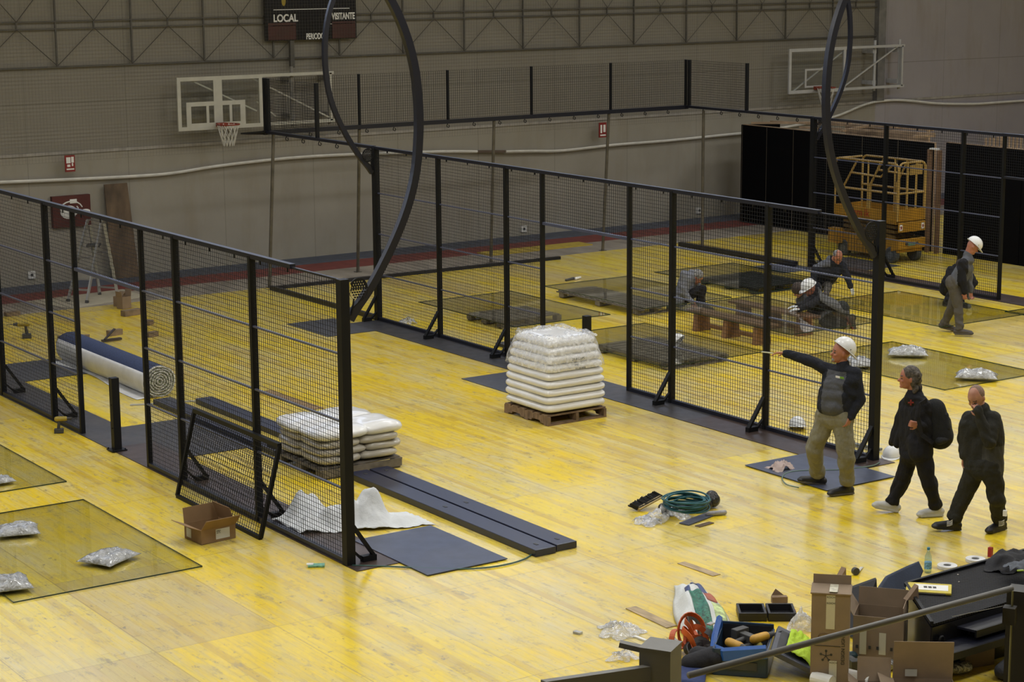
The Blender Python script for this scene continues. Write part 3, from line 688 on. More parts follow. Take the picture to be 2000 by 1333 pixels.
a = atY(205, 361, 3.1); b = atY(250, 358, 3.1); z0 = 0.003
M_ply = mat('plywood_dark', (.105, .070, .040), .7, var=.3, scale=4, stretch=(1, 1, .4))
m = MB(); m.prism([(a.x+.03, 2.98, z0), (b.x+.10, 2.98, z0), (b.x, 3.14, a.z), (a.x, 3.14, a.z)], (0, .025, .0)); one('plywood_sheet', m, M_ply, 'tall brown plywood sheet leaning on the back wall behind the stepladder', 'board')
# beige board under the ladder
M_mdf = mat('pale_board', (.40, .36, .27), .7, var=.06); q = [G(*p) for p in [(50, 590), (140, 604), (286, 580), (240, 566)]]
m = MB(); m.prism([(p.x, p.y, .001) for p in (q[0], q[1], q[2], q[3])], (0, 0, .01)); one('pale_floor_board', m, M_mdf, 'pale board lying on the floor under the stepladder', 'board')
m = MB(); m.b2((5.7, 1.1, .001), (8.35, 1.62, .02)); one('yellow_floor_board', m, mat('yellow_paint_board', (.45, .33, .04), .5, var=.1), 'narrow yellow board on the beige strip at the far wall', 'board')
# stepladder
M_alu = mat('aluminium', (.42, .42, .41), .35, metal=.7, var=.05)
t = thing('stepladder', 'aluminium stepladder with a black platform by the back wall', 'ladder', (-3.1, .95, .012)); FL = Vector((-3.635, .98, .03)); FR = Vector((-3.42, .62, .03)); BL = Vector((-2.86, 1.37, .03)); BR = Vector((-2.66, 1.0, .03))
FLt = atY(171, 430, 1.30); FRt = atY(199, 427, 1.02); BLt = FLt+V3(.05, .03, -.10); BRt = FRt+V3(.05, .03, -.10)
for p, q in ((FL, FLt), (FR, FRt), (BL, BLt), (BR, BRt)):
    m = MB(); m.beam(p, q, .03, .055); l = m.build('leg', M_alu, t); m = MB(); m.beam(p-V3(0, 0, .02), p+(q-p)*.02, .045, .065); m.build('rubber_foot', M_dark, l)
for f in (.14, .27, .4, .53): m = MB(); m.beam(FL.lerp(FLt, f), FR.lerp(FRt, f), .07, .025); m.build('step', M_alu, t)
m = MB(); m.beam(BL.lerp(BLt, .1), BR.lerp(BRt, .1), .03, .03); m.beam(BL.lerp(BLt, .6), BR.lerp(BRt, .6), .03, .03); m.build('rear_brace', M_alu, t)
m = MB(); c = (FL.lerp(FLt, .68)+FR.lerp(FRt, .68)+BLt+BRt)/4; m.box((c.x, c.y, FL.lerp(FLt, .68).z), (.24, .34, .03), rz=-.5); m.build('platform', M_dark, t)
m = MB(); m.beam(FLt, FRt, .03, .03); m.build('top_bar', M_alu, t)
# ------------------------------------------------------------------ offcuts of wood on the floor
M_wood = mat('wood_offcut', (.20, .14, .085), .7, var=.2, scale=8)
def block(px, py, sx, sy, sz, rz, label, name='wood_block', m_=None):
    g = G(px, py); m = MB(); m.box((0, 0, sz/2+.002), (sx, sy, sz), rz); o = m.build(name, m_ or M_wood, org=(0, 0, 0)); o.location = (g.x, g.y, 0); return tag(o, label, 'wood')
block(257, 616, .36, .14, .10, .2, 'pale wood block right of the boxes by the stepladder'); block(224, 655, .26, .10, .09, .2, 'pale wood block above the blue carpet roll'); block(167, 665, .13, .09, .09, -.5, 'small wood block beside the left end of the carpet roll')
block(297, 658, .2, .1, .08, .2, 'small wood block behind the fence post right of the carpet'); block(24, 617, .26, .12, .07, .1, 'brown wood block at the left edge behind the mesh'); block(290, 635, .16, .12, .08, .6, 'triangular wood scrap behind the fence post')
block(130, 668, .28, .10, .10, -.4, 'dark wood block behind the doorway post of the foreground fence', m_=mat('wood_dark', (.10, .075, .05), .7))
def carton(name, g, sx, sy, sz, rz, label, flaps=(), col=(.22, .155, .10), inside=(.13, .10, .07), th=.006, lab=()):
    M1 = mat('cardboard_%d' % int(col[0]*100), col, .85, var=.05); M2 = mat('cardboard_inner_%d' % int(inside[0]*100), inside, .9, var=.05)
    t = thing(name, label, 'box', (g[0], g[1], .001)); R = Matrix.Rotation(rz, 3, 'Z'); o = Vector((g[0], g[1], g[2] if len(g) > 2 else .001))
    m = MB(); B = lambda c, d: m.box(o+R @ Vector(c), d, R=R)
    B((0, 0, th/2), (sx, sy, th)); B((sx/2-th/2, 0, sz/2), (th, sy, sz)); B((-sx/2+th/2, 0, sz/2), (th, sy, sz)); B((0, sy/2-th/2, sz/2), (sx-2*th, th, sz)); B((0, -sy/2+th/2, sz/2), (sx-2*th, th, sz)); m.build('body', M1, t)
    for side, ln, ang in flaps:   # ang from vertical outward
        ax = {'+x': (1, 0), '-x': (-1, 0), '+y': (0, 1), '-y': (0, -1)}[side]; n = Vector((ax[0], ax[1], 0)); tdir = Vector((-ax[1], ax[0], 0)); hw = (sy if ax[0] else sx)/2
        base = n*((sx if ax[0] else sy)/2-th/2)+Vector((0, 0, sz)); d = n*math.sin(ang)+ZZ*math.cos(ang); m = MB()
        P = [base-tdir*hw, base+tdir*hw, base+tdir*hw+d*ln, base-tdir*hw+d*ln]; nn = tdir.cross(d)*th
        m.prism([o+R @ p for p in P], R @ nn); m.build('flap', M1, t)
    for side, u, z, w, h, col_, txt in lab:
        ax = {'+x': (1, 0), '-x': (-1, 0), '+y': (0, 1), '-y': (0, -1)}[side]; n = Vector((ax[0], ax[1], 0)); tdir = Vector((-ax[1], ax[0], 0))
        c = n*((sx if ax[0] else sy)/2+.002)+tdir*u+ZZ*z; m = MB(); m.prism([o+R @ (c+tdir*a*w/2+ZZ*b*h/2) for a, b in ((-1, -1), (1, -1), (1, 1), (-1, 1))], R @ (n*.002))
        l = m.build('label', mat('label_%d' % int(col_[0]*100), col_, .6, var=.03), t)
        if txt:
            for k, (s_, line) in enumerate(txt): text_mesh('print', line, s_, mat('ink', (.03, .03, .03), .6), o+R @ (c+n*.003-tdir*w*.45+ZZ*(h/2-s_*1.1*(k+1))), R @ tdir, ZZ, l, ext=.0006)
    return t
carton('cardboard_box', (-3.02, .02), .16, .2, .18, .5, 'small brown carton under the stepladder, open at the top', [('+x', .08, .5), ('-y', .1, .6)])
carton('cardboard_box', (-3.07, -.25), .2, .16, .22, .3, 'small brown carton with a raised flap in front of the stepladder', [('-x', .1, .2), ('+x', .12, .1)])
# ------------------------------------------------------------------ blue carpet roll with white backing
M_carp = mat('blue_carpet', (.030, .045, .105), .95, var=.2, scale=60, bump=.5, bscale=150); M_bk = mat('white_backing', (.62, .62, .62), .75, var=.05)
E0 = G(318, 778); E0 = Vector((E0.x, E0.y+.1, 0)); r = .235; y0 = E0.y; y1 = y0+3.3; cx = E0.x
t = thing('carpet_roll', 'dark blue carpet roll with a loose white backing behind the foreground fence', 'carpet', (cx, (y0+y1)/2, 0))
m = MB(); n = 40
prof = []
for i in range(n): a = 2*PI*i/n; rr = r*(1+.03*math.sin(3*a)); prof.append((rr*math.cos(a), rr*math.sin(a)*.95))
pts = []; rows = 14
for k in range(rows+1):
    y = y0+(y1-y0)*k/rows
    for (u, v) in prof: pts.append((cx+u, y+.02*math.sin(k), r*.95+v+.003))
m.poly(pts, [(k*n+i, k*n+(i+1) % n, (k+1)*n+(i+1) % n, (k+1)*n+i) for k in range(rows) for i in range(n)]+[tuple(range(rows*n, rows*n+n))]); m.build('roll', M_carp, t, smooth=True)
m = MB()
for j in range(1, 7):
    rr = r*(j/6.2); m.tube([(cx+(rr+.005*math.sin(5*q+j))*math.cos(q), y0-.012, r*.95+.003+(rr+.005*math.sin(4*q+j))*math.sin(q)*.95) for q in [2*PI*k/26 for k in range(26)]], .017, 5, True)
m.build('rolled_backing', mat('backing_edges', (.50, .50, .48), .8, var=.25, scale=30, bump=.6, bscale=60), t, smooth=True)
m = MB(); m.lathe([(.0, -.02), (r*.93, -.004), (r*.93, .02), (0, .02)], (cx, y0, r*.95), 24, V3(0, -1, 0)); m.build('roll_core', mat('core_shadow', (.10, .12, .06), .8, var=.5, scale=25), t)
m = MB()
def fn(u, v):
    y = y0-.02+(y1-y0)*u; a = PI*.86+v*PI*.62
    if v < .62: rr = r*(1.02+.02*math.sin(9*u+5*v)); aa = PI*.80+(v/.62)*PI*.70; return (cx+rr*math.cos(aa)*1.02-.01, y, max(.006, r*.95+rr*math.sin(aa)))
    f = (v-.62)/.38; return (cx-.02-.30*f*(.75+.25*math.sin(6*u+1))-.05, y+.02*math.sin(20*u)*f, .010+.02*abs(math.sin(11*u+3*f))*(1-f))
m.grid(fn, 40, 18, .003); m.build('white_backing_sheet', M_bk, t, smooth=True)
# ------------------------------------------------------------------ pallets
M_pal = mat('pallet_wood', (.19, .125, .075), .8, var=.25, scale=6, stretch=(1, 4, 1)); M_palg = mat('pallet_grey_wood', (.16, .14, .115), .85, var=.25, scale=6); M_pald = mat('pallet_dark_wood', (.035, .038, .035), .8, var=.2)
def pallet(x0, y0, x1, y1, label, m_=M_pal, h=.14, z=.002, notched=False, sideboard=False):
    """stringers run along Y, deck boards along X"""
    t = thing('pallet', label, 'pallet', ((x0+x1)/2, (y0+y1)/2, z), 'wooden pallets'); L = y1-y0; W = x1-x0; n = max(5, int(L/.16))
    for i in range(n):
        y = y0+L*(i+.5)/n; m = MB(); m.b2((x0, y-L/n*.36, z+h-.02), (x1, y+L/n*.36, z+h)); m.build('deck_board', m_, t)
    for x in (x0+.025, (x0+x1)/2, x1-.025):
        m = MB()
        if notched:
            P = [(0, .02), (.17, .02), (.19, .05), (.36, .05), (.38, .02), (.62, .02), (.64, .05), (.81, .05), (.83, .02), (1, .02), (1, h-.02), (0, h-.02)]; m.prism([(x-.022, y0+L*a, z+b) for a, b in P], (.044, 0, 0))
        else:
            for f in (.06, .5, .94): m.b2((x-.045, y0+L*f-.07, z+.02), (x+.045, y0+L*f+.07, z+h-.02))
            m.b2((x-.05, y0, z+h-.04), (x+.05, y1, z+h-.02))
        m.build('stringer', m_, t)
    if sideboard: m = MB(); m.b2((x0, y0-.012, z+.02), (x1, y0-.001, z+h-.02)); m.build('side_board', m_, t)
    for f in (.05, .5, .95): m = MB(); m.b2((x0, y0+L*f-.05, z), (x1, y0+L*f+.05, z+.02)); m.build('bottom_board', m_, t)
    return t
# ------------------------------------------------------------------ sacks on pallets
def sack_mat(name, col): 
    s = NT(name); o = s.obj(); s.P(Base_Color=s.mix(s.ramp(s.noise(o, 5, 4), .3, .7), c4(tuple(c*.9 for c in col)), c4(col)), Roughness=.28); s.b.inputs['Coat Weight'].default_value = .4; s.bump(s.noise(s.mapping(o, (1, 1, 2.4)), 6, 3, .5), .35, .03); return s.m
M_sack = sack_mat('white_film_sack', (.76, .76, .76)); M_sack2 = sack_mat('cream_sack', (.46, .43, .37))
px0, py1_ = -2.22, -11.16
pallet(-2.21, -12.19, -1.24, -11.15, 'wooden pallet under the tall film-wrapped load of white sacks', M_pal, notched=True)
NL = 9; k = 0
for L in range(NL):
    ins = [.0, .0, .005, .015, .03, .05, .08, .13, .19][L]; z = .142+L*.106
    m = MB(); m.pillow(((-2.21-1.24)/2, (-12.19-11.15)/2, z), .99-ins*1.1, 1.06-ins*1.1, .155, 0, e=.16, n=48, m=14, wob=.016, seed=L, pc=.38, pz=.85)
    o = m.build('sack_layer', M_sack, smooth=True)
    tag(o, ['white sack layer at the very bottom of the wrapped load', 'second lowest white sack layer of the wrapped load', 'third white sack layer from the pallet of the wrapped load', 'fourth white sack layer from the pallet of the wrapped load', 'middle white sack layer of the wrapped load', 'white sack layer just below the printed text on the wrapped load', 'white sack layer carrying the printed text on the wrapped load', 'second highest white sack layer of the wrapped load', 'topmost white sack layer of the wrapped load'][L], 'sack', 'white sacks in the wrapped load')
M_film = glassy('stretch_film', (.99, .99, .99), gloss=.02, rough=.2, rnd_amp=.6, white=.26, wcol=(.85,.86,.88))
t = thing('stretch_film', 'clear wrinkled stretch film over the tall white pallet load', 'film wrap', (-1.725, -11.67, .15)); m = MB()
def fn(u, v):
    a = 2*PI*u; cs = math.copysign(abs(math.cos(a))**.20, math.cos(a)); sn = math.copysign(abs(math.sin(a))**.20, math.sin(a)); z = .72+.44*v
    ins = .03+.17*max(0, (z-.70)/.40)**1.5
    w = .512-ins*.55+.014*noise.noise(Vector((cs*3, sn*3, z*5)))+.006*noise.noise(Vector((cs*9, sn*9, z*14)))
    if v > .85: z += .05*noise.noise(Vector((cs*3, sn*3, 7)))
    return (-1.725+w*cs, -11.67+(w+.035)*sn, z)
m.grid(fn, 96, 30)
def fn(u, v):
    a = u*2-1; b = v*2-1; q = noise.noise(Vector((a*2.5, b*2.5, 5))); e_ = max(abs(a), abs(b)); return (-1.725+a*.40, -11.67+b*.43, 1.16+.035*q+.03*noise.noise(Vector((a*7, b*7, 1)))-.05*(1-e_)-.10*max(0, e_-.85))
m.grid(fn, 30, 30); m.build('film', M_film, t, smooth=True)
M_ink = mat('ink', (.03, .03, .03), .6)
for i, (s_, tx, xx, zz_) in enumerate([(.062, '25 KG LPS', -1.83, .87), (.028, '0610012', -1.79, .80), (.045, '103-48 8008', -1.78, .745)]): text_mesh('printed_text', tx, s_*.75, M_ink, (xx, -12.215+.0, zz_-.02), (1, 0, 0), (0, 0, 1), t, ext=.001)
# second load
pallet(-5.98, -12.88, -4.90, -11.72, 'grey wooden pallet under the low stack of cream sacks', M_palg, sideboard=True)
lay = [.142, .238, .334, .430]; cxs, cys = -5.44, -12.30; cnt = 0
pos = ['near left', 'near right', 'far left', 'far right']; lvl = ['bottom', 'second', 'third', 'top']
for L, z in enumerate(lay):
    for q, (a, b) in enumerate([(-1, -1), (1, -1), (-1, 1), (1, 1)]):
        m = MB(); rot = rnd(-.05, .05); ex = .04 if L == 3 else 0
        if L % 2 == 0: sx_, sy_, ox, oy = .54, .60, .26*a, .28*b
        else: sx_, sy_, ox, oy = (.66, .58, (.22 if b < 0 else .30)*a if a < 0 else (.33 if b < 0 else .22)*a, .28*b)
        if L % 2: sx_ = .54+(.1 if (a*b > 0) else -.04)
        m.pillow((cxs+ox, cys+oy, z), sx_+ex+.05, sy_+ex+.04, .135+.03*(L == 3), rot, e=.42, n=28, m=10, wob=.028, seed=L*4+q)
        o = m.build('sack', M_sack2 if L < 3 else M_sack, smooth=True); tag(o, '%s cream sack in the %s layer of the low pallet stack' % (pos[q], lvl[L]), 'sack', 'cream sacks on the low pallet')
# ------------------------------------------------------------------ glass sheets
M_glass = glassy('tinted_glass', (.965, .975, .955), rough=.03); M_edge = mat('glass_edge', (.008, .03, .02), .2, var=.02)
def glass(x0, y0, x1, y1, z, label, rz=0.0):
    t = thing('glass_sheet', label, 'glass', ((x0+x1)/2, (y0+y1)/2, z), 'big glass sheets'); o = Vector(t.location); sx, sy = x1-x0, y1-y0
    m = MB(); m.box(o+V3(0, 0, .006), (sx-.008, sy-.008, .010), rz); m.build('pane', M_glass, t); R = Matrix.Rotation(rz, 3, 'Z')
    m = MB()
    for a, b, c, d in ((0, sy/2, sx, .006), (0, -sy/2, sx, .006), (sx/2, 0, .006, sy), (-sx/2, 0, .006, sy)): m.box(o+R @ V3(a, b, .006), (c, d, .012), R=R)
    m.build('edge', M_edge, t); return t
def px_glass(corner, z, sx, sy, where, label, rz=0):
    """corner is the near-right (where=1,-1), near-left (-1,-1) etc. corner seen in the photo"""
    g = G(corner[0], corner[1], z); cx, cy = g.x-where[0]*sx/2, g.y-where[1]*sy/2; return glass(cx-sx/2, cy-sy/2, cx+sx/2, cy+sy/2, z, label, rz)
px_glass((395, 1108), .006, 2.0, 3.15, (1, -1), 'large glass sheet on the floor at the lower left under three bubble-wrapped pouches')
px_glass((130, 942), .006, 2.0, 3.0, (1, -1), 'glass sheet cut off by the left edge above the large one')
px_glass((1005, 640), .17, 1.96, 3.0, (-1, -1), 'glass sheet on a pallet right behind the middle fence, left of the doorway')
px_glass((1258, 604), .17, 1.96, 3.0, (-1, -1), 'glass sheet on pallets seen through the doorway, farther back')
px_glass((1298, 718), .17, 1.96, 3.0, (-1, -1), 'glass sheet on pallets right of the wrapped white pallet load')
px_glass((1545, 655), .36, 1.93, 3.06, (-1, -1), 'glass sheet resting on the wooden benches behind the middle fence')
px_glass((1480, 573), .15, 1.98, 3.0, (-1, -1), 'glass sheet over a dark pallet, right of the worker in the light grey shirt')
g = G(1840, 640, .10); glass(g.x-.0, g.y, g.x+2.0, g.y+3.0, .10, 'glass sheet reflecting the black flats behind the walking man in grey')
g = G(1900, 650, .10); glass(8.75, -13.2, 10.75-.9, -10.2, .10, 'dark glass sheet at the right edge beyond the walking man in grey')
px_glass((1845, 763), .006, 2.0, 3.05, (-1, -1), 'glass sheet on the floor at the right under bubble-wrapped pouches')
pal = [(1.25, -5.95, 2.45, -4.9, 'grey pallet under the glass sheet left of the doorway', M_palg), (3.85, -6.4, 4.65, -3.9, 'long grey pallet under the glass sheet seen through the doorway', M_palg), (1.35, -10.3, 2.5, -8.5, 'grey pallet under the glass sheet right of the wrapped load', M_palg), (6.9, -5.9, 8.2, -4.3, 'dark pallet under the glass beside the light grey worker', M_pald)]
for p in pal: pallet(p[0], p[1], p[2], p[3], p[4], p[5], h=.13)
M_bench = mat('bench_wood', (.22, .115, .055), .6, var=.2, scale=5, stretch=(3, 1, 1))
def bench(x, y0, y1, label):
    t = thing('bench', label, 'bench', (x, (y0+y1)/2, 0), 'low wooden benches'); m = MB(); m.b2((x-.14, y0, .31), (x+.14, y1, .35)); m.build('seat', M_bench, t, bevel=.004)
    for y in (y0+.25, (y0+y1)/2, y1-.25):
        m = MB(); m.prism([(x-.16, y-.05, .003), (x+.16, y-.05, .003), (x+.12, y-.05, .31), (x-.12, y-.05, .31)], (0, .10, 0)); m.build('leg', M_bench, t)
    m = MB(); m.b2((x-.03, y0+.3, .08), (x+.03, y1-.3, .14)); m.build('stretcher', M_bench, t)
bench(3.85, -9.78, -7.78, 'low brown bench under the glass, nearer the middle fence')
bench(4.92, -9.60, -7.60, 'low brown bench under the glass, beside the kneeling worker')
# bubble wrapped pouches
def bub_mat():
    s = NT('bubble_wrap'); o = s.obj(); v = s.add('ShaderNodeTexVoronoi'); s.put(v.inputs['Vector'], o); v.inputs['Scale'].default_value = 38
    s.P(Base_Color=s.mix(s.ramp(s.noise(o, 12, 4), .3, .7), (.22, .22, .21, 1), (.42, .43, .44, 1)), Roughness=.18); s.b.inputs['Coat Weight'].default_value = .7; s.bump(s.math('ADD', v.outputs[0], s.math('MULTIPLY', s.noise(o, 14, 4), 3)), .7, .012); return s.m
M_bub = bub_mat()
def pouch(px, py, sx, sy, h, rz, label, z=.019, seed=0):
    g = G(px, py, z); m = MB(); R = Matrix.Rotation(rz, 3, 'Z'); n = 26; P = []
    for side in (1, -1):
        for j in range(n+1):
            for i in range(n+1):
                u, v = i/n*2-1, j/n*2-1; f = max(0, (1-abs(u)**3)*(1-abs(v)**3))**.6; wv = noise.noise(Vector((u*2.5+seed, v*2.5, seed))); w2 = noise.noise(Vector((u*7, v*7, seed*2)))
                x = u*sx/2*(1-.07*(1-v*v)); y = v*sy/2*(1-.07*(1-u*u)); zz_ = h*.22*(1-f*.9)+.004+(h*.8*f*(.9+.35*wv+.12*w2) if side > 0 else -0.0)
                P.append(Vector((g.x, g.y, z))+R @ V3(x, y, max(.003, zz_ if side > 0 else h*.20*(1-f)+.003)))
    q = lambda s_, i, j: s_*(n+1)**2+j*(n+1)+i; F = []
    for j in range(n):
        for i in range(n): F += [(q(0, i, j), q(0, i+1, j), q(0, i+1, j+1), q(0, i, j+1)), (q(1, i, j), q(1, i, j+1), q(1, i+1, j+1), q(1, i+1, j))]
    rim = [(i, 0) for i in range(n)]+[(n, j) for j in range(n)]+[(i, n) for i in range(n, 0, -1)]+[(0, j) for j in range(n, 0, -1)]
    for k in range(len(rim)): a_, b_ = rim[k], rim[(k+1) % len(rim)]; F.append((q(0, *b_), q(0, *a_), q(1, *a_), q(1, *b_)))
    m.poly(P, F); one('bubble_wrap_pouch', m, M_bub, label, 'pouch', 'bubble-wrapped pouches', smooth=True)
pouch(35, 1042, .46, .40, .13, -.3, 'bubble-wrapped pouch at the upper left of the large glass sheet', seed=1); pouch(213, 1095, .52, .44, .13, .5, 'bubble-wrapped pouch in the middle of the large glass sheet', seed=2); pouch(18, 1148, .42, .46, .15, -.2, 'bubble-wrapped pouch at the lower left corner of the picture', seed=3); pouch(2, 943, .30, .26, .09, 0, 'bubble-wrapped pouch on the upper glass sheet, cut by the left edge', seed=4)
pouch(1773, 695, .62, .38, .18, -.75, 'bubble-wrapped pouch on the right glass sheet, left of the two beside the walkers', seed=5); pouch(1907, 740, .62, .36, .17, -.85, 'bubble-wrapped pouch on the near right part of the right glass sheet', seed=6); pouch(1680, 715, .40, .50, .17, -.5, 'bubble-wrapped pouch seen through the mesh right of the pointing man', seed=7)
# ------------------------------------------------------------------ black stage flats
M_flat = mat('flat_black', (.0022, .0022, .003), .85, var=.05, spec=.08); M_fw = mat('flat_timber', (.33, .23, .14), .7, var=.15); M_seam = mat('flat_seam', (.09, .075, .055), .7)
FX = 13.4; ft = 'black stage flats in a row'
ys = [2.10, 1.25, .35, -.75, -1.85, -2.92, -3.97]
names = ['leftmost black flat beside the back wall', 'second black flat from the back wall', 'third black flat from the back wall', 'black flat behind the curved mast', 'black flat behind the left half of the scissor lift', 'black flat behind the right half of the scissor lift']
for i in range(6):
    t = thing('stage_flat', names[i], 'panel', (FX, (ys[i]+ys[i+1])/2, 0), ft); m = MB(); m.b2((FX, ys[i+1]+.008, .003), (FX+.02, ys[i]-.008, 2.27)); m.build('black_panel', M_flat, t)
    m = MB(); m.b2((FX+.02, ys[i+1]+.01, 2.22), (FX+.08, ys[i]-.01, 2.285)); m.b2((FX+.02, ys[i+1]+.01, .003), (FX+.08, ys[i+1]+.07, 2.22)); m.b2((FX+.02, ys[i]-.07, .003), (FX+.08, ys[i]-.01, 2.22)); m.build('timber_frame', M_fw, t); m = MB(); m.b2((FX-.003, ys[i]-.018, .01), (FX-.0005, ys[i]-.008, 2.26)); m.build('edge_strip', M_seam, t)
m = MB(); m.b2((FX+.02, 2.13, .003), (FX+1.2, 2.15, 2.27)); one('stage_flat', m, M_flat, 'black side flat closing the row at the back wall', 'panel')
m = MB()
for k, (x, y, x2, y2) in enumerate([(FX+.1, 1.9, FX+1.6, .2), (FX+.7, 1.9, FX+1.5, -1.4), (FX+.15, .3, FX+.9, -3.1), (FX+1.5, .2, FX+1.6, -2.4), (FX+.2, -1.0, FX+1.5, -.6), (FX+.9, -3.1, FX+.1, -3.3)]): m.beam((x, y, 2.32), (x2, y2, 2.36), .06, .05)
m.b2((FX+1.45, -2.4, .003), (FX+1.5, .2, 2.3)); 
for y in (-2.35, .1): m.b2((FX+1.5, y, .003), (FX+1.56, y+.06, 2.4))
one('timber_scaffold', m, M_fw, 'open timber frames standing behind the black flats', 'frame')
ys = [-4.30, -5.35, -6.35, -7.4, -8.4, -9.5, -10.6]; nm = ['black flat just right of the two timber posts', 'second black flat right of the timber posts', 'black flat behind the walking man in the white helmet', 'black flat at the right edge, first past the fence post', 'black flat at the right edge, farther right', 'black flat past the right edge']
for i in range(6):
    t = thing('stage_flat', nm[i], 'panel', (FX, (ys[i]+ys[i+1])/2, 0), ft); m = MB(); m.b2((FX, ys[i+1]+.008, .003), (FX+.02, ys[i]-.008, 2.31)); m.build('black_panel', M_flat, t)
    m = MB(); m.b2((FX+.02, ys[i+1]+.01, 2.27), (FX+.08, ys[i]-.01, 2.325)); m.b2((FX+.02, ys[i]-.06, .003), (FX+.08, ys[i]-.01, 2.27)); m.build('timber_frame', M_fw, t)
sf = thing('slat_fence', 'row of pale timber slats showing above the black flats at the right', 'fence', (FX+1.7, -7, 0))
y = -4.45; 
while y > -10.5: m = MB(); m.b2((FX+1.0-(y+4.45)*.0, y-.02, .003), (FX+1.03, y+.02, 2.36+(-4.45-y)*.13 if y > -7 else 2.7)); m.build('slat', M_fw, sf); y -= .105
m = MB(); m.b2((FX+1.03, -10.5, .5), (FX+1.08, -4.4, .58)); m.b2((FX+1.03, -10.5, 1.6), (FX+1.08, -4.4, 1.68)); m.build('rail', M_fw, sf)
for y, lab in ((-3.93, 'timber post just right of the scissor lift'), (-4.20, 'second timber post right of the scissor lift')):
    m = MB(); m.b2((FX-.12, y-.035, .003), (FX-.03, y+.035, 2.15)); one('timber_post', m, mat('timber_brown', (.17, .10, .055), .6, var=.15), lab, 'post')
m = MB(); m.b2((FX-.12, -4.17, 2.153), (FX-.03, -3.95, 2.18)); one('white_strip', m, M_w, 'short pale strip across the top of the two timber posts', 'strip')
# ------------------------------------------------------------------ scissor lift
M_yl = mat('lift_yellow', (.33, .17, .014), .45, var=.12, scale=3); M_ty = mat('tyre', (.05, .055, .06), .8, var=.1); M_tube = mat('lift_rail_yellow', (.34, .22, .06), .4, var=.08)
X0, X1, Y0, Y1 = 11.58, 12.34, -4.78, -2.98
t = thing('scissor_lift', 'yellow scissor lift with a railed platform parked before the black flats', 'lift', ((X0+X1)/2, (Y0+Y1)/2, 0))
m = MB(); m.b2((X0+.03, Y0+.0, .22), (X1-.03, Y1, .50)); m.prism([(X0, Y0-.06, .30), (X0, Y0-.06, .50), (X0, Y0+.16, .50), (X0, Y0+.16, .24)], (X1-X0, 0, 0)); m.b2((X0, Y0+.6, .12), (X0+.05, Y1-.4, .46)); m.build('chassis', M_yl, t, bevel=.012)
for x, s in ((X0+.01, 1), (X1-.01, -1)):
    for y in (Y0+.18, Y1-.25):
        m = MB(); m.lathe([(.05, -.06), (.14, -.065), (.165, -.045), (.165, .045), (.14, .065), (.05, .06)], (x+s*.06, y, .167), 22, V3(1, 0, 0)); w_ = m.build('wheel', M_ty, t, smooth=False)
        m = MB(); m.cyl((x-s*.012, y, .167), (x+s*.03, y, .167), .075, 14); m.build('hub', mat('hub_grey', (.10, .11, .12), .5), w_)
for k in range(3):
    for x in (X0+.12, X1-.12):
        m = MB(); z0 = .52+k*.10; m.beam((x, Y0+.15, z0), (x, Y1-.15, z0+.10), .04, .055); m.beam((x+.04, Y1-.15, z0), (x+.04, Y0+.15, z0+.10), .04, .055); m.build('scissor_arm', mat('scissor_ochre', (.17, .10, .02), .5), t)
m = MB(); m.b2((X0-.01, Y0+.02, .80), (X1+.01, Y1, .86)); m.build('platform_floor', M_yl, t)
m = MB(); m.b2((X0-.02, Y0, .86), (X0, Y1, 1.06)); m.b2((X1, Y0, .86), (X1+.02, Y1, 1.06)); m.b2((X0, Y0-.02, .86), (X1, Y0, 1.10)); m.b2((X0, Y1, .86), (X1, Y1+.02, 1.05)); m.build('toe_board', M_yl, t)
m = MB(); m.b2((X0, Y0-.05, .64), (X1, Y0-.02, .84)); m.build('front_panel', M_yl, t, bevel=.01)
for i, (x, z) in enumerate(((X0+.06, .74), (X1-.09, .74))): m = MB(); m.b2((x-.04, Y0-.056, z-.06), (x+.04, Y0-.051, z+.06)); l = m.build('warning_sticker', M_w, t); m = MB(); m.b2((x-.015, Y0-.06, z-.03), (x+.02, Y0-.057, z+.03)); m.build('sticker_mark', mat('mark_red', (.25, .02, .02), .5), l)
m = MB(); m.b2((X0+.26, Y0-.072, .36), (X0+.46, Y0-.066, .43)); m.build('plate_sticker', mat('sticker_teal', (.12, .22, .17), .5), t)
for x in (X0+.22, X1-.25): m = MB(); m.cyl((x, Y0-.075, .40), (x, Y0-.06, .40), .03, 12); m.build('tie_hole', M_dark, t)
text_mesh('lettering', 'gam', .22, mat('lift_red', (.35, .015, .012), .5), (X0-.024, Y0+1.33, .885), (0, -1, 0), (0, 0, 1), t); text_mesh('lettering', '\u00edk', .22, MATS['lift_red'], (X0-.024, Y0+.92, .885), (0, -1, 0), (0, 0, 1), t)
zt = 2.02
def rail_u(P): m = MB(); m.tube(P, .022, 8); m.build('guard_rail', M_tube, t)
def rnd_u(x0, y0, x1, y1, z0, z1, r=.12):
    a = Vector((x0, y0, 0)); b = Vector((x1, y1, 0)); d = (b-a).normalized(); P = [a+ZZ*z0]
    for k in range(6): q = PI/2*k/5; P.append(a+d*r*(1-math.cos(q))+ZZ*(z1-r+r*math.sin(q)))
    for k in range(6): q = PI/2*k/5; P.append(b-d*r*(1-math.sin(q))+ZZ*(z1-r+r*math.cos(q)))
    P.append(b+ZZ*z0); return P
rail_u(rnd_u(X0, Y0, X0, Y1, .86, zt)); rail_u(rnd_u(X1, Y0, X1, Y1, .86, zt)); rail_u(rnd_u(X0+.02, Y0, X1-.02, Y0, 1.0, zt+.01)); 
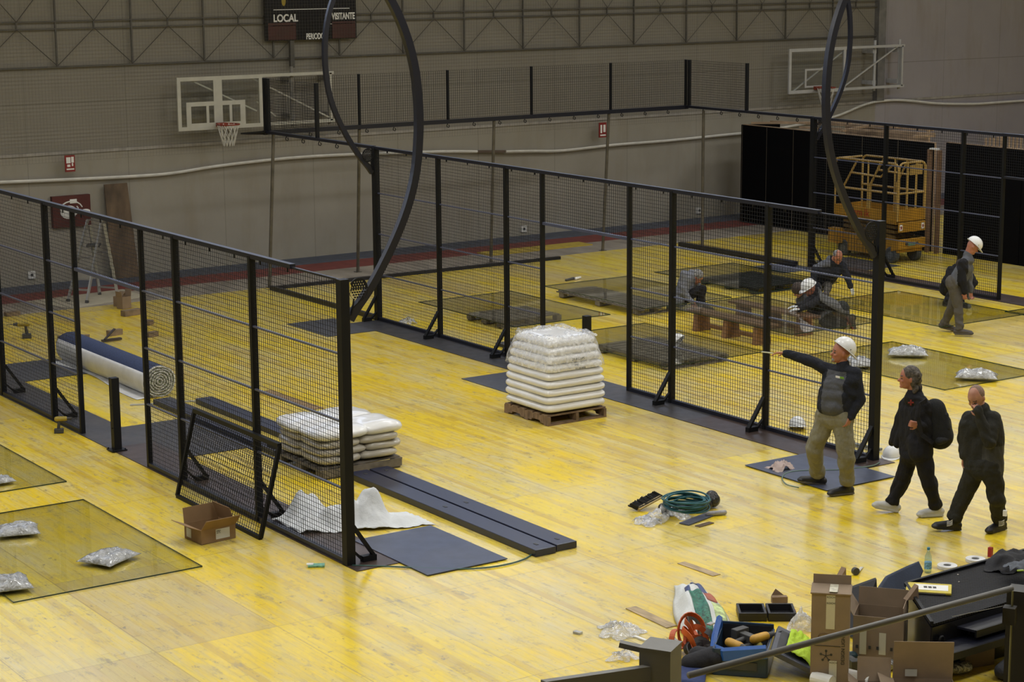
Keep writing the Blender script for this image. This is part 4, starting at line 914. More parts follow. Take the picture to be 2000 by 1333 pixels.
rail_u([(X0, Y1, 1.42), (X0, Y0, 1.42)]); rail_u([(X1, Y1, 1.42), (X1, Y0, 1.42)]); rail_u([(X0, Y0, 1.42), (X1, Y0, 1.42)]); rail_u([(X0+.02, Y1, zt-.02), (X1-.02, Y1, zt-.02)])
for x in (X0, X1):
    rail_u([(x, Y1-.25, .86), (x, Y1-.25, 1.45), (x, Y1-.62, zt-.02)]); rail_u([(x, Y1-.95, .86), (x, Y1-.95, zt)]); rail_u([(x, Y1-1.0, .86), (x, Y1-1.0, 1.5), (x, Y1-1.3, zt)]); rail_u([(x, Y1-.45, 1.75), (x, Y0+.5, 1.72), (x, Y0+.15, zt-.02)])
for f in (.33, .66): rail_u([(X0+(X1-X0)*f, Y0, 1.05), (X0+(X1-X0)*f, Y0, zt)])
m = MB(); m.b2((X0+.32, Y0-.01, 1.78), (X1-.1, Y0+.02, 1.98)); m.build('control_plate', M_tube, t)
m = MB(); m.box((X0-.05, Y1-.1, .42), (.16, .3, .3)); m.build('battery_box', M_yl, t)
# ------------------------------------------------------------------ near left clutter
LBL = (.60, .60, .57)
carton('cardboard_box', (-8.13, -14.28), .42, .36, .16, .08, 'open cardboard carton with white labels in front of the leaning gate panel', [('-x', .17, 1.15), ('+x', .20, -.35), ('-y', .17, .75), ('+y', .17, .12)], col=(.25, .155, .075), inside=(.13, .095, .065),
       lab=[('-x', -.08, .08, .10, .10, LBL, None), ('-y', .05, .085, .17, .11, LBL, [(.024, 'IMEX'), (.014, '4 x 250'), (.014, 'DIN 912')])])
def drill(px, py, rz, label, body=(.36, .27, .03), z=.0015, lying=False, sc=1.0, g=None):
    g = G(px, py, z) if g is None else Vector(g); t = thing('cordless_drill', label, 'drill', g); R = Matrix.Rotation(rz, 3, 'Z')
    if lying: R = R @ Matrix.Rotation(PI/2, 3, 'X')
    L = lambda *a: g + R @ (Vector(a)*sc) + (V3(0, 0, .04) if lying else V3(0, 0, 0))
    mb_ = mat('tool_body_%d%d' % (int(body[0]*100), int(body[2]*100)), body, .45)
    m = MB(); m.cap(L(-.05, 0, .19), L(.06, 0, .19), .034*sc, .032*sc, 12); m.build('motor_housing', mb_, t, smooth=True)
    m = MB(); m.cyl(L(.08, 0, .19), L(.14, 0, .19), .024*sc, 12, .016*sc); m.cyl(L(.14, 0, .19), L(.22, 0, .19), .004*sc, 6); m.build('chuck', M_dark, t)
    m = MB(); m.cap(L(-.02, 0, .165), L(-.035, 0, .06), .02*sc, .021*sc, 10); m.build('grip', mb_ if False else M_dark, t, smooth=True)
    m = MB(); m.box(L(-.03, 0, .03), (.12*sc, .075*sc, .06*sc), R=R); m.build('battery', M_dark, t, bevel=.006)
    return t
drill(120, 846, -.45, 'yellow and black cordless drill standing in front of the fence doorway'); drill(48, 661, PI-.4, 'yellow cordless drill behind the mesh near the left edge', sc=1.25)
# plane-like dark scraps beyond the carpet
g = G(213, 668); m = MB(); m.beam((g.x-.12, g.y, .03), (g.x+.22, g.y+.02, .03), .07, .03); m.beam((g.x-.08, g.y-.02, .05), (g.x+.12, g.y+.03, .20), .05, .015); one('clamp', m, mat('clamp_brown', (.04, .03, .025), .5), 'small dark clamp on the yellow floor above the carpet roll', 'tool')
g = G(990, 676); m = MB(); m.b2((g.x-.13, g.y-.12, .002), (g.x+.13, g.y+.12, .05)); m.beam((g.x+.1, g.y+.12, .04), (g.x+.38, g.y+.30, .05), .035, .03); one('hand_brush', m, M_dark, 'black dustpan and brush on the floor behind the middle fence', 'brush')
g = G(1122, 548); m = MB(); m.cap((g.x-.2, g.y, .025), (g.x+.02, g.y+.06, .03), .022, .028, 8); m.build('x', M_dark) if False else None
t = one('glove', m, M_dark, 'dark and white glove lying on the floor beyond the middle fence', 'glove', smooth=True); m = MB(); m.cap((g.x+.05, g.y+.02, .03), (g.x+.2, g.y+.08, .03), .03, .02, 8); m.build('white_cuff', M_w, t, smooth=True)
g = G(795, 633); m = MB(); crumple(m, (g.x, g.y, .001), .34, .26, .13, 0, 5); one('plastic_film', m, glassy('thin_film', (.95, .95, .96), gloss=.03, rough=.15, rnd_amp=.8, white=.22), 'crumpled clear plastic lying behind the far end of the middle fence', 'film', smooth=True)
M_thin = MATS['thin_film']
# white sheet behind the near end of the foreground fence
def cloth_mat(name, col, sc=18): 
    s = NT(name); o = s.obj(); s.P(Base_Color=c4(col), Roughness=.8); s.bump(s.noise(o, sc, 5, .6), .5, .02); return s.m
M_sheet = cloth_mat('white_sheet', (.62, .64, .66)); m = MB()
P = [(-7.12, -14.35), (-6.75, -14.15), (-6.55, -14.75), (-6.35, -14.9), (-6.05, -15.0)]
def hfn(x, y):
    z = 0
    for (cx, cy, h, sx, sy, a) in [(-6.95, -14.25, .30, .30, .22, .3), (-6.70, -14.70, .26, .42, .20, -.4), (-6.45, -14.78, .40, .22, .24, .2), (-6.2, -14.98, .09, .25, .16, 0), (-7.1, -14.6, .14, .2, .2, 0)]:
        dx, dy = x-cx, y-cy; u = dx*math.cos(a)+dy*math.sin(a); v = -dx*math.sin(a)+dy*math.cos(a); z = max(z, h*math.exp(-((u/sx)**2+(v/sy)**2)*1.4))
    return z
def fn(u, v):
    x = -7.30+1.40*u; w_ = .42-.12*abs(u-.45)+.08*noise.noise(Vector((u*6, 2, 0))); yc = -14.42-.55*u; y = yc+(v-.5)*2*w_*(.9+.2*noise.noise(Vector((u*4, v*3, 8))))
    z = hfn(x, y); z = z*(1+.35*noise.noise(Vector((x*7, y*7, 0))))+.02*abs(noise.noise(Vector((x*16, y*16, 1))))+.006; return (x, y, max(.012, z))
m.grid(fn, 64, 40, .002); one('crumpled_sheet', m, M_sheet, 'crumpled white sheet heaped at the near end of the foreground fence', 'sheet', smooth=True)
# phone-like green card
g = G(618, 1107); t = thing('small_packet', 'small green and white packet lying on the floor left of the blue plate', 'packet', (g.x, g.y, .001)); m = MB(); m.box((g.x, g.y, .012), (.17, .09, .02), -.55); m.build('packet', mat('packet_green', (.16, .38, .27), .4, var=.3, scale=40), t, bevel=.004); m = MB(); m.box((g.x-.05, g.y+.045, .024), (.07, .06, .003), -.55); m.build('white_corner', M_w, t)
def stick(p, q, w, h, label, m_, name='strip'): a = G(*p); b = G(*q); one(name, MB().beam((a.x, a.y, h/2+.002), (b.x, b.y, h/2+.002), w, h), m_, label, 'strip')
M_pvc = mat('grey_plastic', (.42, .42, .40), .5)
stick((254, 793), (300, 791), .03, .02, 'short white plastic strip left of the black beams', M_pvc); stick((338, 787), (396, 785), .03, .02, 'white plastic strip between the two black beams', M_pvc)
M_plank = mat('pale_plank', (.36, .27, .16), .7, var=.25, scale=7, stretch=(3, .6, 1))
stick((1232, 1188), (1312, 1226), .12, .006, 'thin pale plank strip on the floor left of the white and green sack', M_plank); stick((1330, 1100), (1400, 1125), .10, .004, 'faint wood strip above the white and green sack', M_plank)
stick((515, 765), (620, 800), .22, .006, 'thin brown plank strip behind the foreground fence above the cream sacks', mat('brown_plank', (.22, .14, .06), .7, var=.2))
# hoses
def hose(pts, r, label, m_, z=.012, closed=False):
    P = []; Q = [G(x, y, z) for x, y in pts]
    for i in range(len(Q)-1):
        for k in range(6):
            t = k/6; a = Q[max(0, i-1)]; b = Q[i]; c = Q[i+1]; d = Q[min(len(Q)-1, i+2)]
            P.append(.5*((2*b)+(c-a)*t+(2*a-5*b+4*c-d)*t*t+(3*b-a-3*c+d)*t*t*t))
    P.append(Q[-1]); m = MB(); m.tube(P, r, 6); one('air_hose', m, m_, label, 'hose', smooth=True)
M_hose = mat('green_hose', (.035, .10, .085), .4)
hose([(688, 1105), (760, 1107), (880, 1112), (960, 1108), (1018, 1095), (1042, 1078), (1030, 1062), (980, 1055)], .008, 'thin dark green hose looping from the foreground fence over the blue plate', M_hose)
hose([(1560, 953), (1535, 946), (1528, 932), (1545, 922), (1590, 919), (1640, 918), (1700, 911), (1718, 904)], .008, 'thin green hose curling over the plate under the pointing man', mat('pale_hose', (.10, .16, .13), .4), z=.02)
# rag
g = G(1526, 916, .012); m = MB(); crumple(m, (g.x, g.y, .012), .36, .26, .12, .3, 11, edge=.6); one('rag', m, cloth_mat('rag_cloth', (.42, .33, .30), 30), 'crumpled pale rag on the plate left of the pointing man', 'rag', smooth=True)
# hard hats on the floor
M_hat = mat('hat_white', (.68, .69, .70), .22, var=.02, scale=2)
def hat_mesh(m, c, R, s=1.0):
    c = Vector(c); n = 24; rows = 9; pts = []
    for i in range(rows+1):
        a = PI/2*i/rows
        for j in range(n):
            b = 2*PI*j/n; rx, ry, rz = .112, .135, .125; rid = 1+.03*max(0, math.cos(b*2))**8*0
            pts.append(c + R @ (Vector((rx*math.cos(a)*math.cos(b), ry*math.cos(a)*math.sin(b), rz*math.sin(a)))*s*rid))
    fs = [(i*n+j, i*n+(j+1) % n, (i+1)*n+(j+1) % n, (i+1)*n+j) for i in range(rows) for j in range(n)]; m.poly(pts, fs)
    # rim and peak (+y is the front)
    inner = [Vector((.108*math.cos(2*PI*j/n), .131*math.sin(2*PI*j/n), .0)) for j in range(n)]; outer = []
    for j in range(n):
        b = 2*PI*j/n; k = max(0, math.sin(b))**1.5; outer.append(Vector(((.122+.0*k)*math.cos(b), .145*math.sin(b)+.05*k, -.006-.014*k)))
    P = [c+R @ (v*s) for v in inner+outer] + [c+R @ ((v+V3(0, 0, -.006))*s) for v in inner+outer]
    fs = []
    for j in range(n): k = (j+1) % n; fs += [(j, n+j, n+k, k), (2*n+j, 2*n+k, 3*n+k, 3*n+j), (n+j, 3*n+j, 3*n+k, n+k), (2*n+j, j, k, 2*n+k)]
    m.poly(P, fs)
def floor_hat(px, py, z, rx, rz, label, strap=True):
    g = G(px, py, z); R = Matrix.Rotation(rz, 3, 'Z') @ Matrix.Rotation(rx, 3, 'X'); t = thing('hard_hat', label, 'helmet', (g.x, g.y, z)); m = MB(); hat_mesh(m, (g.x, g.y, z+.02+abs(math.sin(rx))*.1), R); m.build('shell', M_hat, t, smooth=True)
    if strap: m = MB(); m.tube([Vector((g.x, g.y, z+.02+abs(math.sin(rx))*.1))+R @ V3(.1*math.cos(q), -.02, -.07*math.sin(q)+.01) for q in [PI*k/10 for k in range(11)]], .006, 5); m.build('chin_strap', M_dark, t)
floor_hat(1557, 838, .002, .25, 2.6, 'white hard hat on the floor behind the mesh left of the pointing man'); floor_hat(1741, 893, .002, .0, 2.2, 'white hard hat on the floor beside the near end post of the middle fence', False)
floor_hat(1324, 680, .19, -.9, .4, 'white hard hat on the glass right behind the middle fence doorway')
g = G(1668, 790); m = MB(); a = Vector((-.35, -16.35, .02)); 
one('metal_tool', MB().beam((.25, -15.15, .03), (.38, -15.75, .03), .05, .03), mat('tool_steel', (.16, .17, .16), .5), 'long grey tool lying behind the mesh between the pointing man and the end post', 'tool')
# ------------------------------------------------------------------ heap with hose coil and broom in the middle
g = G(1243, 1000); t = thing('broom_head', 'broom head with black bristles and a wooden back, left of the green hose coil', 'broom', (g.x, g.y, .002)); R = Matrix.Rotation(.35, 3, 'Z') @ Matrix.Rotation(-.9, 3, 'X')
d = RH*.9+FH*.45; d.normalize(); m = MB(); a = g+RH*.02+V3(0, 0, .03); b = a+RH*.27+FH*.15+V3(0, 0, .10); m.beam(a, b, .075, .035, up=(RH*-1+ZZ*.4)); m.build('wooden_back', mat('broom_wood', (.50, .40, .22), .6), t, bevel=.004)
m = MB(); side = (b-a).cross(ZZ).normalized(); out = (-RH*.75+FH*.35+ZZ*.30).normalized()
for i in range(26):
    for j in range(5):
        p = a.lerp(b, (i+.5)/26)+side*.016*(j-2)+ZZ*.010*(j-2); q = p+out*.11+V3(rnd(-.015, .015), rnd(-.015, .015), rnd(-.012, .012)); q.z = max(.006, q.z); m.beam(p, q, .012, .012)
m.build('bristles', mat('bristle_black', (.008, .008, .009), .7), t)
g = G(1342, 990, .14); m = MB()
for k in range(13):
    rx = .235+.035*((k*7) % 5)/5-.02*(k % 3); ry = rx*1.02; z = .135+.011*k*.8; ox, oy = rnd(-.02, .02), rnd(-.02, .02)
    m.tube([g+RH*(ox+rx*math.cos(q))+FH*(oy+ry*math.sin(q))+V3(0, 0, z-.14+.012*math.sin(q*2+k)) for q in [2*PI*i/40 for i in range(40)]], .0095, 6, True)
one('hose_coil', m, mat('teal_hose', (.008, .085, .105), .35, var=.05), 'coil of teal green hose lying on the heap in the middle of the floor', 'hose', smooth=True)
g = G(1345, 1003); m = MB(); m.cap((g.x-.28, g.y+.05, .065), (g.x+.25, g.y-.02, .065), .06, .06, 12); m.cap((g.x-.2, g.y+.22, .05), (g.x+.3, g.y+.12, .05), .048, .048, 10); one('wrapped_tube', m, mat('black_bag', (.012, .012, .014), .3, bump=.5, bscale=40, bdist=.02), 'black film-wrapped tubes under the green hose coil', 'tube', smooth=True)
g = G(1392, 992); m = MB(); m.cap((g.x, g.y, .09), (g.x+.0, g.y+.02, .12), .085, .075, 14); one('wrapped_bundle', m, mat('foil_black', (.02, .02, .022), .15, bump=1.0, bscale=25, bdist=.03), 'round shiny black bundle at the right end of the green hose coil', 'bundle', smooth=True)
g = G(1398, 1008); m = MB(); m.cap((g.x-.1, g.y+.03, .03), (g.x+.1, g.y-.03, .03), .03, .028, 8); one('film_roll', m, mat('silver_film', (.30, .30, .33), .25, bump=.8, bscale=40, bdist=.01), 'small silvery roll at the right of the floor heap', 'roll', smooth=True)
for (px, py, sx, sy, h, rz, lab, sd) in [(1300, 1012, .66, .36, .17, .2, 'clear crumpled plastic film in front of the green hose coil', 3), (1265, 1022, .26, .34, .10, .5, 'tuft of clear plastic film at the lower left of the floor heap', 9), (1211, 1236, .40, .40, .12, .6, 'crumpled clear plastic at the lower middle, left of the white and green sack', 21), (1216, 1286, .28, .22, .07, .3, 'small crumpled plastic just above the railing post', 22), (1310, 1264, .3, .22, .08, .1, 'crumpled plastic film left of the orange harness', 24)]:
    g = G(px, py); m = MB(); crumple(m, (g.x, g.y, .002), sx, sy, h, rz, sd, edge=.7); one('plastic_film', m, M_thin, lab, 'film', smooth=True)
stick((1336, 1026), (1388, 1006), .13, .012, 'flat dark blue strip under the right side of the floor heap', mat('slate_strip', (.07, .08, .12), .5), 'flat_strip'); stick((1362, 1030), (1390, 1022), .07, .008, 'small brown card strip right of the floor heap', mat('card_brown', (.13, .09, .06), .8), 'flat_strip')
stick((1122, 1237), (1135, 1240), .05, .02, 'tiny grey scrap on the floor left of the plastic film', M_pvc, 'scrap'); stick((1238, 1245), (1262, 1254), .03, .015, 'small white strip beside the plastic film above the railing post', M_w, 'scrap')
# ------------------------------------------------------------------ right hand clutter
def at(px, py, z=0.0): return G(px, py, z)
# white and green sack
t = thing('mortar_sack', 'slumped white sack with green and blue print left of the black tool case', 'sack', at(1360, 1215))
A = at(1344, 1152); B = at(1384, 1245); ax = (A-B); L = ax.length*1.08; ax.normalize(); sdv = ax.cross(ZZ)*-1; c = (A+B)/2
M_sk = NT('sack_print'); o_ = M_sk.obj(); sp = M_sk.add('ShaderNodeSeparateXYZ'); M_sk.put(sp.inputs[0], o_)
def fn(u, v):
    s_ = (u-.5)*2; w_ = (.215+.04*math.sin(u*5))*(1 if u < .68 else 1-.25*(u-.68)/.32); q = (v-.5)*2; h = (.15*(1-abs(q)**2.4)*(1-abs(s_)**4)*(1 if u < .6 else .75)+.02)
    p = c+ax*(s_*L/2)+sdv*(q*w_); return (p.x, p.y, .004+max(0, h*(1+.4*noise.noise(Vector((u*5, v*5, 2))))))
def band(u0, u1, v0, v1, thick, name, m_, off=0.0, nu=16, nv=14):
    m = MB(); m.grid(lambda u, v: Vector(fn(u0+(u1-u0)*u, v0+(v1-v0)*v))+V3(0, 0, off), nu, nv, thick); return m.build(name, m_, t, smooth=True)
band(0, 1, 0, 1, .004, 'body', cloth_mat('sack_white', (.60, .62, .62)), nu=36, nv=20)
band(.02, .62, .40, .66, .002, 'green_band', mat('sack_green', (.015, .13, .085), .5, var=.5, scale=40), .006)
band(.64, .90, .15, .30, .002, 'blue_print', mat('sack_blue', (.035, .06, .18), .5), .006, 8, 6); band(.60, .78, .60, .72, .002, 'blue_print', MATS['sack_blue'], .006, 6, 5); band(.84, .90, .30, .5, .002, 'blue_print', MATS['sack_blue'], .006, 6, 5)
band(.42, .60, .16, .36, .002, 'red_print', mat('sack_red', (.40, .10, .05), .5, var=.2), .006, 6, 6); band(.04, .40, .08, .3, .002, 'pale_print', mat('sack_lime', (.45, .55, .25), .6, var=.3, scale=20), .005, 8, 6)
# black tool case, open flat
M_case = mat('case_black', (.010, .010, .013), .45, bump=.2, bscale=60); p = at(1496, 1205); t = thing('tool_case', 'open black tool case lying flat on the floor with both halves empty', 'case', (p.x, p.y, .002))
d = (at(1553, 1200)-at(1440, 1200)); W_ = d.length; d.normalize(); e = d.cross(ZZ)*-1; rz = math.atan2(d.y, d.x)
for s_ in (-1, 1):
    c = p+d*s_*W_*.252; m = MB(); R = Matrix.Rotation(rz, 3, 'Z'); B = lambda cc, dd: m.box(c+R @ Vector(cc)+V3(0, 0, .003), dd, R=R); w2, h2 = W_*.48, .30
    B((0, 0, .006), (w2, h2, .012)); B((0, h2/2-.012, .04), (w2, .024, .08)); B((0, -h2/2+.012, .04), (w2, .024, .08)); B((w2/2-.012, 0, .04), (.024, h2-.048, .08)); B((-w2/2+.012, 0, .04), (.024, h2-.048, .08)); B((0, 0, .02), (w2*.75, .02, .018)); m.build('case_half', M_case, t, bevel=.006)
m = MB(); m.box(p+d*W_*.49+V3(0, 0, .05), (.02, .06, .03), rz); m.build('red_latch', mat('latch_red', (.3, .02, .02), .4), t)
# big blue tool tote with open lid
M_tote = mat('tote_navy', (.012, .035, .075), .35, var=.1); M_totein = mat('tote_lining', (.018, .019, .024), .6, var=.3); M_blue = mat('tote_blue', (.02, .10, .38), .35, var=.05)
q = [at(1395, 1305), at(1500, 1322)]; d = (at(1502, 1324)-at(1392, 1316)).normalized(); e = Vector((-d.y, d.x, 0)); rz = math.atan2(d.y, d.x); base = at(1440, 1322); base.z = .002; W_ = .46; D_ = .62; H_ = .24
t = thing('tool_box', 'big dark blue lidded tool box standing open with yellow tools inside', 'tool box', base+e*D_/2); c = base+e*D_/2+d*.02; R = Matrix.Rotation(rz, 3, 'Z'); m = MB(); B = lambda cc, dd: m.box(c+R @ Vector(cc), dd, R=R)
B((0, 0, .01), (W_, D_, .02)); B((0, -D_/2, H_/2), (W_, .02, H_)); B((0, D_/2, H_/2+.02), (W_, .02, H_+.04)); B((W_/2, 0, H_/2), (.02, D_, H_)); B((-W_/2, 0, H_/2), (.02, D_, H_)); m.build('tub', M_tote, t, bevel=.008)
m = MB(); m.box(c+R @ V3(0, D_/2-.014, H_/2+.02), (W_-.02, .006, H_), R=R); m.box(c+R @ V3(W_/2-.014, 0, H_/2+.01), (.006, D_-.03, H_-.03), R=R); m.box(c+R @ V3(0, 0, .024), (W_-.02, D_-.02, .006), R=R); m.build('lining', M_totein, t)
m = MB(); P = []
for k in range(9): f = k/8; P.append(c+R @ V3(-W_/2-.01+W_*.7*f, D_/2*(1-2*f)-.01 if False else -D_/2-.014, H_-.11*math.sin(PI*min(1, f*1.0))+.03))
m.sweep([c+R @ V3(-W_/2-.015, D_/2-.05, H_+.06), c+R @ V3(-W_/2-.02, .20, H_+.03), c+R @ V3(-W_/2-.02, -.05, H_-.01), c+R @ V3(-W_/2-.015, -D_/2+.12, H_-.06), c+R @ V3(-W_/2+.10, -D_/2-.015, H_-.05), c+R @ V3(.0, -D_/2-.02, H_-.03), c+R @ V3(W_/2, -D_/2-.015, H_+.0)], [(-.022, -.05), (.0, -.06), (.022, -.05), (.026, .04), (.0, .065), (-.026, .04)]); m.build('blue_rim', M_blue, t)
m = MB(); hinge = c+R @ V3(W_/2+.02, 0, H_+.01); 
lidR = R @ Matrix.Rotation(.42, 3, 'Y'); m.box(hinge+lidR @ V3(.21, 0, .0), (.40, D_+.02, .05), R=lidR); m.build('lid', mat('lid_grey', (.05, .055, .075), .5, var=.2, scale=3), t, bevel=.01)
m = MB(); m.box(hinge+lidR @ V3(.21, -.02, .027), (.32, D_*.8, .006), R=lidR); m.build('lid_recess', M_totein, t)
m = MB(); m.box(c+R @ V3(0, -D_/2-.014, .10), (.30, .012, .07), R=R); m.build('side_grip', M_dark, t)
tb = c
drill(0, 0, rz+.9, 'yellow power tool lying highest in the blue tool box', g=(tb+R @ V3(-.05, .12, .22)), lying=True, sc=1.25, body=(.50, .27, .02)); drill(0, 0, rz-.7, 'yellow and black power tool beside the right wall of the blue tool box', g=(tb+R @ V3(.08, .0, .20)), lying=True, sc=1.2, body=(.50, .27, .02)); drill(0, 0, rz+2.2, 'dark power tool with a yellow front at the near corner inside the tool box', g=(tb+R @ V3(-.08, -.14, .16)), lying=True, sc=1.15, body=(.38, .33, .05))
# hi-vis vest on the lid
lp = hinge+lidR @ V3(.50, -.02, .05); m = MB()
def fn(u, v):
    p = lidR @ V3(-.14+.30*u, .18-.55*v, .04+.035*abs(noise.noise(Vector((u*5, v*5, 4)))) + .02*noise.noise(Vector((u*13, v*9, 2)))); p = hinge+lidR @ V3(.26, .10, .02)+p
    if u > .6: p.z -= (u-.6)*.25
    p.z = max(.02, p.z); return p
m.grid(fn, 24, 24, .003); one('safety_vest', m, cloth_mat('hi_vis_yellow', (.42, .60, .03), 25), 'fluorescent yellow safety vest draped over the open tool box lid', 'vest', smooth=True)
# harness: orange and dark straps heaped left of the tool box
M_or = mat('strap_orange', (.50, .085, .012), .5); p = at(1356, 1275); t = thing('safety_harness', 'heap of orange and black safety harness straps left of the blue tool box', 'harness', (p.x, p.y, .002))
def strap(c, rx, rz_, tilt, az, m_, name, w_=.026, h0=.0):
    m = MB(); Rr = Matrix.Rotation(az, 3, 'Z') @ Matrix.Rotation(tilt, 3, 'X'); m.sweep([Vector(c)+Rr @ V3(rx*math.cos(q), rz_*math.sin(q), .01*math.sin(3*q)) for q in [2*PI*i/22 for i in range(22)]], [(-.004, -w_), (.004, -w_), (.004, w_), (-.004, w_)], True, up=V3(.3, .2, 1)); m.build(name, m_, t)
strap((p.x-.12, p.y+.08, .12), .10, .09, 1.3, .2, M_or, 'orange_strap'); strap((p.x-.07, p.y-.03, .14), .11, .12, 1.0, 1.1, M_or, 'orange_strap'); strap((p.x+.03, p.y+.0, .12), .08, .12, 1.5, 2.2, M_or, 'orange_strap'); strap((p.x+.10, p.y+.12, .16), .10, .12, 1.2, .5, MATS['black_cloth'] if 'black_cloth' in MATS else M_dark, 'black_strap'); strap((p.x-.02, p.y+.02, .19), .12, .16, 1.2, -.4, M_or, 'orange_strap'); strap((p.x+.05, p.y+.10, .18), .10, .10, 1.0, .9, M_or, 'orange_strap'); strap((p.x-.02, p.y-.08, .10), .10, .08, .6, .3, M_or, 'orange_strap'); strap((p.x+.12, p.y-.02, .12), .09, .1, 1.2, 1.6, mat('strap_grey', (.12, .13, .13), .6), 'grey_strap'); strap((p.x-.06, p.y-.16, .08), .14, .10, .4, .1, M_dark, 'black_strap')
m = MB(); m.cap((p.x-.1, p.y-.06, .07), (p.x+.08, p.y-.02, .10), .06, .06); m.cap((p.x, p.y+.05, .05), (p.x+.1, p.y-.14, .06), .05, .05); m.build('webbing_bundle', mat('webbing_dark', (.025, .022, .02), .7, bump=.8, bscale=40, bdist=.02), t, smooth=True)
m = MB(); m.box((p.x+.17, p.y-.02, .24), (.07, .045, .012), .3); m.build('metal_buckle', mat('buckle_steel', (.45, .45, .44), .3, metal=.5), t)
m = MB(); m.box((p.x+.06, p.y-.22, .16), (.10, .04, .004), .7); m.build('white_tag', M_w, t)
p = at(1372, 1312); m = MB(); m.cap((p.x-.12, p.y+.02, .09), (p.x+.06, p.y-.06, .12), .085, .11); m.cap((p.x+.0, p.y+.06, .12), (p.x+.05, p.y-.10, .13), .09, .09); one('black_bag', m, cloth_mat('black_cloth', (.008, .008, .012), 20), 'black cloth bag slumped at the lower left corner of the tool box', 'bag', smooth=True)
p = at(1350, 1330); m = MB(); m.pillow((p.x, p.y, .002), .42, .26, .08, .9, wob=.05, seed=3); one('blue_bag', m, cloth_mat('navy_cloth', (.02, .035, .12), 20), 'dark blue bag behind the railing post at the bottom of the picture', 'bag', smooth=True)
# cartons
CB = dict(col=(.23, .17, .115), inside=(.15, .115, .08))
p = at(1632, 1345); TAPE = (.52, .50, .40)
zt = atX  # tall narrow carton standing upright
t = carton('tall_cardboard_box', (p.x+.06, p.y+.14), .32, .22, .82, -.80, 'tall narrow cardboard box standing upright with tape down its front', [('+y', .10, .1)], lab=[('-y', -.0, .66, .075, .30, TAPE, [(.024, 'KOCH'), (.06, ''), (.024, 'KOCH')]), ('-y', .03, .12, .065, .22, TAPE, [(.022, 'KOCH')])], **CB)
c = Vector((p.x+.06, p.y+.14, .001)); R = Matrix.Rotation(-.80, 3, 'Z'); m = MB()
for k in range(5): q = 2*PI*k/5+.3; m.cyl(c+R @ V3(-.03+.045*math.cos(q), -.1135, .27+.045*math.sin(q)), c+R @ V3(-.03+.045*math.cos(q), -.1125, .27+.045*math.sin(q)), .011, 8); m.beam(c+R @ V3(-.03, -.113, .27), c+R @ V3(-.03+.045*math.cos(q), -.113, .27+.045*math.sin(q)), .006, .001, up=V3(0, 1, 0))
m.box(c+R @ V3(-.02, -.113, .36), (.22, .002, .005), R=R); m.build('flower_mark', M_ink, t); 
m = MB(); m.tube([c+R @ V3(-.05+.05*math.cos(q), -.1125, .44+.03*math.sin(q)) for q in [PI*k/8*2 for k in range(8)]], .003, 4, True); m.build('leaf_mark', mat('print_brown', (.15, .09, .05), .8), t)
text_mesh('print', 'DESIGN LIGHT', .042, M_ink, c+R @ V3(.125, -.113, .20), ZZ, R @ V3(-1, 0, 0), t, ext=.0008)
m = MB(); m.box(c+R @ V3(0, -.0, .828), (.34, .24, .012), R=R @ Matrix.Rotation(.06, 3, 'X')); m.build('top_flap', MATS['cardboard_23'], t); m = MB(); m.box(c+R @ V3(0.02, .01, .838), (.07, .24, .004), R=R); m.build('tape', mat('tape_pale', TAPE, .4, var=.2, scale=30), t)
p = at(1718, 1290); t = carton('large_cardboard_box', (p.x+.10, p.y+.10),   .44, .34, .40, -.90, 'large taped cardboard carton with its flaps standing open', [('+y', .16, .08), ('-x', .24, .60), ('+x', .10, -.10)], lab=[('-y', -.13, .18, .06, .26, TAPE, None), ('-y', .04, .16, .06, .20, TAPE, None), ('+x', .05, .2, .05, .22, TAPE, None)], **CB)
c = Vector((p.x+.10, p.y+.10, .001)); R = Matrix.Rotation(-.90, 3, 'Z')
for i, u in enumerate((-.18, -.07, .0, .12, .17)): m = MB(); m.box(c+R @ V3(u, -.183, .12), (.022, .002, .03), R=R); m.build('handling_mark', M_ink, t)
p = at(1785, 1352); t = carton('cardboard_box', (p.x+.0, p.y-.12), .50, .28, .10, -.66, 'cardboard carton with a tall raised flap at the bottom right', [('+y', .34, -.10), ('-x', .14, 1.2)], **CB)
c = Vector((p.x, p.y-.12, .10)); m = MB(); m.box(c+Matrix.Rotation(-.66, 3, 'Z') @ V3(-.1, .115, .06), (.10, .004, .06), -.66); m.build('clear_pocket', M_pvc, t)
p = at(1702, 1352); t = carton('cardboard_box', (p.x-.02, p.y-.05), .28, .20, .08, -.75, 'small cardboard carton with one slanting flap beside the drill', [('-x', .10, .9), ('+y', .20, .35)], **CB)
# crate: low black perforated platform with sides
M_perf = NT('perforated_black'); o_ = M_perf.obj(); sp = M_perf.add('ShaderNodeSeparateXYZ'); M_perf.put(sp.inputs[0], M_perf.mapping(o_, (1, 1, 1)))
a_ = M_perf.math('SINE', M_perf.math('MULTIPLY', M_perf.math('ADD', sp.outputs[0], sp.outputs[1]), 105)); b_ = M_perf.math('SINE', M_perf.math('MULTIPLY', M_perf.math('SUBTRACT', sp.outputs[0], sp.outputs[1]), 105)); h_ = M_perf.math('MULTIPLY', a_, b_)
M_perf.P(Base_Color=M_perf.mix(M_perf.ramp(h_, -.1, .35), (.002, .002, .003, 1), (.010, .010, .012, 1)), Roughness=.6); M_perf.bump(h_, .5, .01); M_perf.b.inputs['Specular IOR Level'].default_value = .2; M_perf = M_perf.m
z = .50
T = [at(1640, 1152, z), at(1790, 1232, z)]
TL = at(1745, 1150, z); TN = at(1795, 1228, z); TF = at(2002, 1078, z)
ux = (TF-TL); ux.normalize(); TL = TL+ux*.16; TN = TN+ux*.16; uy = (TN-TL); wN = uy.length; Lx = 2.1
